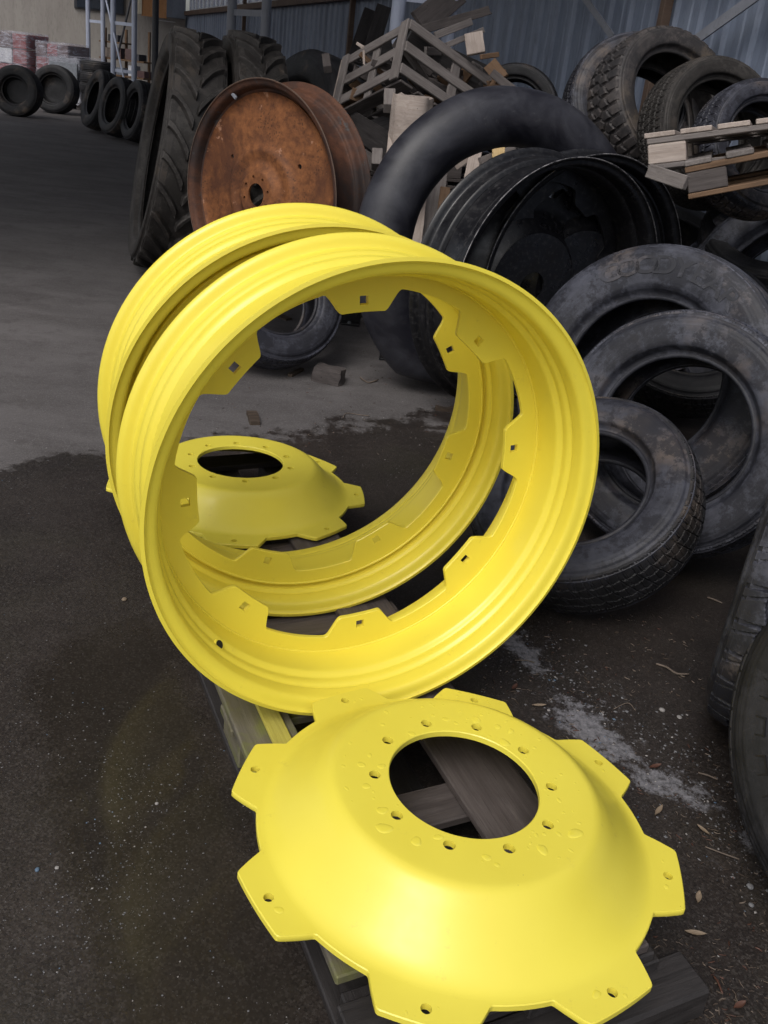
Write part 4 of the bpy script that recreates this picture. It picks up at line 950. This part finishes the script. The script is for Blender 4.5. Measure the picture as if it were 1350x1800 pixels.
for a in (
    ('board', 738, 42, 5.95, 806, -14, 6.2, .17, .03, 'dark_weathered_wood', 'wide dark board sticking up above the crate', .03),
    ('board', 742, 52, 5.75, 868, 16, 5.9, .055, .025, 'dark_weathered_wood', 'dark splintered board pointing right above the crate', .06),
    ('board', 766, 63, 5.7, 830, 38, 5.85, .045, .02, 'weathered_wood', 'short pale slat under the splintered board', .0),
    ('board', 786, 80, 5.65, 850, 53, 5.8, .035, .03, 'weathered_wood', 'thin grey slat just above the square board end', .0),
    ('board', 833, 58, 5.7, 838, 95, 5.68, .115, .025, 'pale_weathered_wood', 'square pale board end standing at the right of the crate', .0),
    ('board', 862, 112, 5.6, 884, 140, 5.5, .09, .02, 'brown_wood', 'brown angular board end in front of the dark propped tyre', .02),
    ('board', 846, 100, 5.6, 876, 96, 5.7, .03, .02, 'brown_wood', 'small reddish splinter on the right of the crate', .03),
    ('board', 866, 128, 5.45, 915, 168, 5.4, .05, .03, 'dark_weathered_wood', 'dark slat continuing the top rail of the crate', .0),
    ('board', 612, 212, 5.9, 692, 262, 5.3, .15, .03, 'black_wet_wood', 'dark wide board in shadow under the crate, left side', .0),
    ('board', 600, 250, 5.7, 665, 292, 5.3, .09, .03, 'dark_weathered_wood', 'dark board beside the rusty wheel, lower of two', .0),
    ('board', 664, 266, 5.15, 663, 294, 5.1, .06, .06, 'weathered_wood', 'small grey block end beside the inner tube', .0),
    ('board', 686, 163, 5.25, 685, 191, 5.15, .065, .06, 'weathered_wood', 'square grey block just under the corner of the crate', .0),
    ('board', 690, 225, 5.12, 684, 285, 5.05, .035, .02, 'pale_weathered_wood', 'narrow pale splinter left of the whitish stump', .02),
    ('board', 628, 76, 5.5, 641, 84, 5.45, .018, .008, 'pale_weathered_wood', 'white torn splinter on the left rail of the crate', .03),
    ('board', 640, 88, 5.4, 641, 114, 5.4, .013, .006, 'pale_weathered_wood', 'white splinter hanging from the left rail', .02),
    ('board', 574, 100, 5.75, 577, 122, 5.65, .05, .05, 'dark_weathered_wood', 'dark board stub at the left end of the crate', .0),
    ('board', 730, 318, 5.55, 716, 432, 5.35, .17, .03, 'pale_weathered_wood', 'pale plank standing inside the ring of the inner tube, left', .0),
    ('board', 768, 298, 5.6, 752, 440, 5.5, .14, .03, 'weathered_wood', 'wide grey plank standing inside the ring of the inner tube', .0),
    ('board', 784, 330, 5.5, 772, 410, 5.45, .06, .03, 'brown_wood', 'reddish narrow plank inside the ring of the inner tube', .0),
    ('board', 838, 262, 5.5, 826, 322, 5.45, .075, .04, 'pale_weathered_wood', 'upright pale post seen under the arch of the inner tube', .0),
    ('board', 800, 292, 5.55, 832, 268, 5.5, .06, .02, 'pale_weathered_wood', 'slanting light slat under the arch of the inner tube', .0),
    ('board', 878, 254, 5.42, 877, 280, 5.42, .075, .06, 'fresh_wood', 'light square block under the arch of the inner tube', .0),
    ('board', 845, 284, 5.45, 905, 262, 5.6, .05, .03, 'weathered_wood', 'grey slat beside the light square block', .0),
    ('board', 1142, 300, 3.62, 1208, 322, 3.5, .055, .03, 'weathered_wood', 'speckled grey board sticking out under the broken pallet', .0),
    ('board', 893, 240, 5.6, 930, 238, 5.7, .05, .04, 'dark_weathered_wood', 'dark slat at the right under the arch of the tube', .0),
    ('board', 655, 20, 7.6, 625, 110, 7.2, .14, .03, 'black_wet_wood', 'dark leaning board left of the crate, before the wall', .0),
    ('board', 676, 12, 7.4, 650, 100, 7.1, .12, .03, 'black_wet_wood', 'second dark leaning board left of the crate', .0),
    ('board', 650, 230, 5.8, 740, 200, 5.9, .12, .04, 'black_wet_wood', 'black board behind the whitish stump', .0),
    ): pb(*a[:11], jag=a[11])
for a in (('board', 650, 120, 6.2, 760, 70, 6.5, .26, .03, 'black_wet_wood', 'wide black board added as dark backing behind the left side of the crate', 0), ('board', 730, 95, 6.2, 850, 150, 6.3, .26, .03, 'black_wet_wood', 'wide black board added as dark backing behind the right side of the crate', 0),  # wide boards added as a dark backdrop behind the crate
          ('board', 640, 170, 6.0, 800, 190, 6.1, .24, .03, 'black_wet_wood', 'wide black board added as dark backing low behind the crate', 0), ('board', 715, 70, 6.1, 800, 120, 6.3, .16, .03, 'black_wet_wood', 'dark board slanting down inside the crate', .02)): pb(*a[:11], jag=a[11])
rs = random.Random(21)
for i in range(54):     # splintered filling inside and behind the crate
    u_, v_, w_ = rs.uniform(.1, .58), rs.uniform(.1, .76), rs.uniform(.0, .34); c = CC+E1*u_+E2*v_+E3*w_
    a_ = rs.uniform(-.5, .5); d = (E2*math.cos(a_)+E1*math.sin(a_)+E3*rs.uniform(-.25, .25)).normalized()*rs.uniform(.10, .26)
    board('splintered_board', c-d, c+d, rs.uniform(.03, .08), .014, rs.choice(['dark_weathered_wood', 'dark_weathered_wood', 'brown_wood', 'weathered_wood']), up=(rs.uniform(-1, 1), -1, rs.uniform(-.2, 1)), jag=.04, label='broken piece of board lying loose inside the tipped crate', cat='board', group='broken boards inside the crate')
# stump of whitish rotten wood
def stump():
    p = at(722, 226, 5.1); V = []; F = []; K = 22; n = 12
    for j in range(n):
        z = -.17+.34*j/(n-1)
        for k in range(K):
            a = 2*PI*k/K; r = .105*(1+.25*noise.noise(Vector((math.cos(a)*1.6, math.sin(a)*1.6, z*1.2+3)))+.10*noise.noise(Vector((a*5, z*3, 1))))
            V.append((r*math.cos(a)*1.15, r*math.sin(a)*.8, z+(.02*noise.noise(Vector((a*2, 5, 1))) if j == n-1 else 0)))
    for j in range(n-1):
        for k in range(K): F.append((j*K+k, j*K+(k+1) % K, (j+1)*K+(k+1) % K, (j+1)*K+k))
    F += [tuple(range(K))[::-1], tuple((n-1)*K+k for k in range(K))]
    tag(link('wood_stump', mkmesh('stump', V, F, 'pale_weathered_wood', math.radians(50)), None, Matrix.Translation(p)), 'whitish rotten stump of wood wedged between crate and inner tube', 'stump')
stump()
for i in range(34):     # weathered planks tumbled round the crate
    px, py, D = rs.uniform(600, 905), rs.uniform(55, 270), rs.uniform(5.75, 6.5)
    if px < 690: py = rs.uniform(185, 270)
    elif px > 800: py = rs.uniform(110, 170); px = min(px, 880)
    else: py = max(py, 85)
    L = rs.uniform(.12, .32)*D/5.5*95; a_ = rs.choice([-.5, .6, .1, 1.4])+rs.uniform(-.25, .25); dx, dy = L*math.cos(a_)*.5, L*math.sin(a_)*.5
    pb('board', px-dx, py-dy, D, px+dx, py+dy, D+rs.uniform(-.15, .25), rs.uniform(.05, .11), .022, rs.choice(['dark_weathered_wood', 'dark_weathered_wood', 'weathered_wood', 'brown_wood', 'black_wet_wood']), 'loose weathered plank in the shadows %s' % ('beneath the left corner of the tipped crate' if px < 690 else 'behind the tipped crate' if px < 800 else 'to the right of the tipped crate'), rs.choice([0, .04]), roll=rs.uniform(-.5, .5))
for i in range(7):
    pallet(Matrix.Translation((-.28+.03*math.sin(i*3), 5.70+.02*i, .146*(i+1)+.002)) @ Matrix.Rotation(.35+.03*math.sin(i*5), 4, 'Z'), 1.15, .8, ('dark_weathered_wood', 'dark_weathered_wood', ('black_wet_wood', 'dark_weathered_wood')), 'grey pallet in the stack that carries the tipped crate, %s from the ground' % ('first', 'second', 'third', 'fourth', 'fifth', 'sixth', 'seventh')[i], name='stacked_pallet', group='stack of pallets under the crate', deck_n=6)

# ================================================================== SMALL THINGS ON THE GROUND
def chunk(name, x, y, sx, sy, sz, rot, mat, label, cat, seed=1):
    g = ground(x, y); bm = bmesh.new(); bmesh.ops.create_cube(bm, size=1); bmesh.ops.subdivide_edges(bm, edges=bm.edges, cuts=5, use_grid_fill=True)
    for v in bm.verts:
        v.co = Vector((v.co.x*sx, v.co.y*sy, v.co.z*sz)); nn = noise.noise_vector(v.co*18+Vector((seed, seed, 0))); v.co += Vector((nn.x*.012, nn.y*.010, nn.z*.006))*(sx/.1)
    me = bpy.data.meshes.new(name); bm.to_mesh(me); bm.free(); me.materials.append(MATS[mat]); me.shade_smooth(); me.set_sharp_from_angle(angle=math.radians(25))
    return tag(link(name, me, None, Matrix.Translation(g+Vector((0, 0, sz/2-.002))) @ Matrix.Rotation(rot, 4, 'Z')), label, cat)
chunk('wood_block', 578, 670, .155, .10, .075, -.35, 'dark_weathered_wood', 'broken block of wood lying alone on the dry asphalt near the rusty wheel', 'wood block', 3)
chunk('bark_piece', 446, 738, .045, .13, .02, .3, 'bark', 'ragged strip of bark on the wet edge, seen through the yellow rims', 'bark', 9)
chunk('wood_strip', 521, 657, .022, .13, .018, -.35, 'bark', 'short dark stick left of the broken wood block', 'stick', 5)
chunk('wood_strip', 798, 722, .16, .03, .018, .15, 'bark', 'flat brown strip of wood below the black steel rim', 'stick', 7)
chunk('bark_piece', 500, 560, .05, .09, .015, .9, 'bark', 'small piece of bark near the foot of the small worn tyre', 'bark', 12)
def twig(pts, r, label, mat='twig', cat='twig'):
    P = [ground(x, y)+Vector((0, 0, r+.001+.002*(i % 2))) for i, (x, y) in enumerate(pts)]
    v, f = tube_pts(catmull([tuple(p) for p in P], 5), r, 6); return tag(link('twig', mkmesh('twig', v, f, mat, 3), None), label, cat, 'twigs on the asphalt')
twig([(634, 665), (641, 671), (650, 674), (664, 670)], .004, 'curled pale twig right of the broken wood block')
twig([(604, 735), (610, 728), (632, 730), (650, 733)], .002, 'thin bent twig on the wet edge seen through the rims')
twig([(1154, 1169), (1172, 1176), (1190, 1186), (1211, 1188)], .0032, 'longest pale twig on the wet ground at the right')
twig([(1244, 1052), (1254, 1056), (1270, 1062)], .003, 'twig touching the tyre with cracked tread')
twig([(1228, 1360), (1245, 1366), (1262, 1372)], .0022, 'brown twig beside the largest dry patch')
twig([(1255, 1718), (1262, 1730), (1270, 1748)], .002, 'reddish twig near the lower right corner', 'red_leaf')
twig([(1290, 1408), (1320, 1424), (1345, 1436)], .0018, 'thin twig by the nearest tyre, upper one')
twig([(1240, 1490), (1268, 1502), (1300, 1512)], .0018, 'thin twig by the nearest tyre, lower one')
twig([(906, 1162), (925, 1163), (940, 1166)], .0015, 'fine pale twig beside the rim near the first dry patch')
twig([(1080, 1247), (1104, 1238), (1118, 1250)], .0013, 'fine forked twig above the middle dry patch')
def leaf(x, y, L, w, rot, label, mat='dry_leaf'):
    V, F = [], []; n = 7
    for i in range(n):
        t = i/(n-1); ww = w*math.sin(PI*min(max(t, .02), .98))**.8
        for s in (-1, 0, 1): V.append(((t-.5)*L, s*ww/2, .002+.012*(L/.04)*(abs(s)*.35+.35*(t-.5)**2)+.0005*i))
    for i in range(n-1):
        for k in range(2): F.append((i*3+k, i*3+k+1, i*3+k+4, i*3+k+3))
    g = ground(x, y); tag(link('leaf', mkmesh('leaf', V, F, mat, 3), None, Matrix.Translation(g) @ Matrix.Rotation(rot, 4, 'Z')), label, 'leaf', 'fallen leaves on the asphalt')
for a in ((1222, 1644, .040, .012, -.1, 'pale willow leaf near the right end of the pallet'), (1158, 1428, .040, .011, .9, 'tan leaf by the dry patch beside the front disc'), (1236, 1462, .035, .010, -1.0, 'tan leaf between the dry patches and the nearest tyre'),
          (1228, 1580, .030, .012, 1.2, 'curled tan leaf beside the right lug of the front disc'), (1152, 1350, .035, .012, .4, 'reddish leaf on the small dry patch', 'red_leaf'), (905, 1210, .028, .012, 1.0, 'reddish leaf between the rim and the front disc', 'red_leaf'),
          (948, 1243, .038, .010, .1, 'long tan leaf just above the front disc'), (1300, 1770, .030, .011, .5, 'red leaf at the lower right corner', 'red_leaf'), (1218, 1745, .03, .011, 2.0, 'dark red leaf right of the end beam', 'red_leaf')): leaf(*a)
def stones(name, N, gen, mats, label, size, flat=.45, seed=1):
    rg = np.random.default_rng(seed); V = []; F = []; MI = []
    base = np.array([(1, 0, 0), (-1, 0, 0), (0, 1, 0), (0, -1, 0), (0, 0, 1), (0, 0, -1)], float)
    fc = [(0, 2, 4), (2, 1, 4), (1, 3, 4), (3, 0, 4), (2, 0, 5), (1, 2, 5), (3, 1, 5), (0, 3, 5)]
    k = 0; tries = 0
    while k < N and tries < N*30:
        tries += 1; x, y = gen(rg)
        s = size[0]*(size[1]/size[0])**(rg.random()**2.2)
        a = rg.uniform(0, 6.28); R_ = np.array([[math.cos(a), -math.sin(a), 0], [math.sin(a), math.cos(a), 0], [0, 0, 1]])
        P = (base*(np.array([1, rg.uniform(.5, .95), flat])*s)*rg.uniform(.75, 1.2, (6, 1))) @ R_.T
        b = len(V); V += [(x+p[0], y+p[1], max(p[2], -.001)+.0006) for p in P]; F += [tuple(b+j for j in f) for f in fc]; MI += [rg.choice(len(mats), p=[m[1] for m in mats])]*8; k += 1
    me = mkmesh(name, V, F, [m[0] for m in mats]); me.polygons.foreach_set('material_index', MI); me.update()
    tag(link(name, me), label, 'gravel', kind='stuff')
def gen_near(rg):
    while True:
        px, py = rg.uniform(-30, 1380), rg.uniform(760, 1830); g = ground(px, py)
        w = .15+.85*math.exp(-((px-150)/170)**2-((py-1450)/170)**2)
        if noise.noise(Vector((g.x*4, g.y*4, 0)))*.9+.5 < rg.random()*.9: continue
        if rg.random() < w: return g.x, g.y
def gen_patch(rg):
    t = rg.random(); a = Vector((.40, 2.32)); b = Vector((.98, 1.50)); p = a.lerp(b, t); return p.x+rg.normal(0, .085), p.y+rg.normal(0, .085)
stones('gravel', 5200, gen_near, (('stone_white', .10), ('stone_grey', .85), ('stone_blue', .05)), 'fine pale grit scattered over the wet asphalt', (.0005, .0028), seed=3)
stones('gravel', 1500, gen_patch, (('stone_white', .10), ('stone_grey', .86), ('stone_blue', .04)), 'coarser chips around the dry patches beside the front disc', (.001, .0062), .35, seed=5)
def gen_edge(rg):
    px, py = rg.uniform(0, 900), rg.uniform(700, 860); g = ground(px, py); return g.x, g.y
stones('gravel', 700, gen_edge, (('stone_white', .3), ('stone_grey', .7)), 'fine grit along the wet edge behind the rims', (.001, .004), .4, seed=8)
for i, (x, y, s, m_, lab) in enumerate(((1318, 1560, .008, 'stone_grey', 'largest loose stone near the nearest tyre'), (1322, 1592, .006, 'stone_grey', 'rounded stone below the largest loose stone'), (66, 1530, .005, 'stone_blue', 'small blue pebble at the lower left'), (101, 1526, .004, 'stone_white', 'small cream pebble right of the blue one'),
                                  (277, 1413, .004, 'stone_white', 'pale pebble left of the front disc'), (219, 1055, .008, 'dry_leaf', 'tan pebble left of the yellow rims'), (1165, 1250, .008, 'stone_white', 'white flake on the ground above the dry patches'), (1195, 1262, .007, 'stone_white', 'second white flake, right of the first'))):
    bm = bmesh.new(); bmesh.ops.create_icosphere(bm, subdivisions=2, radius=s)
    for v in bm.verts: v.co *= 1+.35*noise.noise(v.co*60/s*.01+Vector((i, 0, 0))); v.co.z *= .5
    me = bpy.data.meshes.new('pebble'); bm.to_mesh(me); bm.free(); me.materials.append(MATS[m_]); me.shade_smooth()
    tag(link('pebble', me, None, Matrix.Translation(ground(x, y)+Vector((0, 0, s*.4)))), lab, 'stone', 'single stones on the asphalt')
# little black feet with zinc bolts beside the inner tube
for (x, y, lab) in ((686, 634, 'black steel foot with a zinc bolt at the base of the inner tube'), (616, 572, 'black steel foot with a zinc bolt behind the small worn tyre')):
    g = ground(x, y); root = empty('floor_bracket', Matrix.Translation(g), lab, 'bracket', 'black steel feet on the floor')
    link('foot_plate', box_mesh('fp', .12, .09, .012, 'black_gloss_paint', .003), root, Matrix.Translation((0, .03, .008)))
    link('upright_plate', box_mesh('up', .12, .014, .10, 'black_gloss_paint', .003), root, Matrix.Translation((0, .07, .055)))
    v, f = lathe([(0, .001), (0, .012), (.009, .012), (.012, .008), (.013, .001)], 12, False); link('bolt', mkmesh('bolt', v, f, 'zinc_bolt'), root, Matrix.Translation((-.005, .0, .014)))

# needles, bark crumbs and leaf shreds: nobody could count them
def litter(name, N, gen, label, seed):
    rg = np.random.default_rng(seed); V = []; F = []; MI = []
    for i in range(N):
        x, y = gen(rg); L = rg.uniform(.003, .017); w = rg.uniform(.0004, .0016); a = rg.uniform(0, 6.28); b = rg.normal(0, .5); b0 = len(V)
        for k, t in enumerate((-.5, 0, .5)):
            aa = a+b*t; cx, cy = x+L*t*math.cos(aa), y+L*t*math.sin(aa); ww = w*(1 if k == 1 else .4)
            V += [(cx-ww*math.sin(aa), cy+ww*math.cos(aa), .0012), (cx+ww*math.sin(aa), cy-ww*math.cos(aa), .0012), (cx, cy, .0012+w*1.1+rg.uniform(0, .001))]
        for k in (0, 3): F += [(b0+k, b0+k+3, b0+k+5, b0+k+2), (b0+k+1, b0+k+2, b0+k+5, b0+k+4)]
        MI += [int(rg.choice(3, p=[.5, .2, .3]))]*4
    me = mkmesh(name, V, F, ['bark', 'red_leaf', 'twig']); me.polygons.foreach_set('material_index', MI); me.update()
    tag(link(name, me), label, 'leaf litter', kind='stuff')
def gen_right(rg):
    while True:
        px, py = rg.uniform(840, 1400), rg.uniform(1080, 1830); g = ground(px, py)
        if noise.noise(Vector((g.x*6, g.y*6, 4)))+.45 > rg.random(): return g.x, g.y
def gen_mid(rg):
    px, py = rg.uniform(350, 900), rg.uniform(600, 800); g = ground(px, py); return g.x, g.y
litter('leaf_litter', 1300, gen_right, 'needles, bark crumbs and leaf shreds strewn right of the front disc', 4)
litter('leaf_litter', 260, gen_mid, 'crumbs and shreds on the ground between the rims and the rusty wheel', 6)
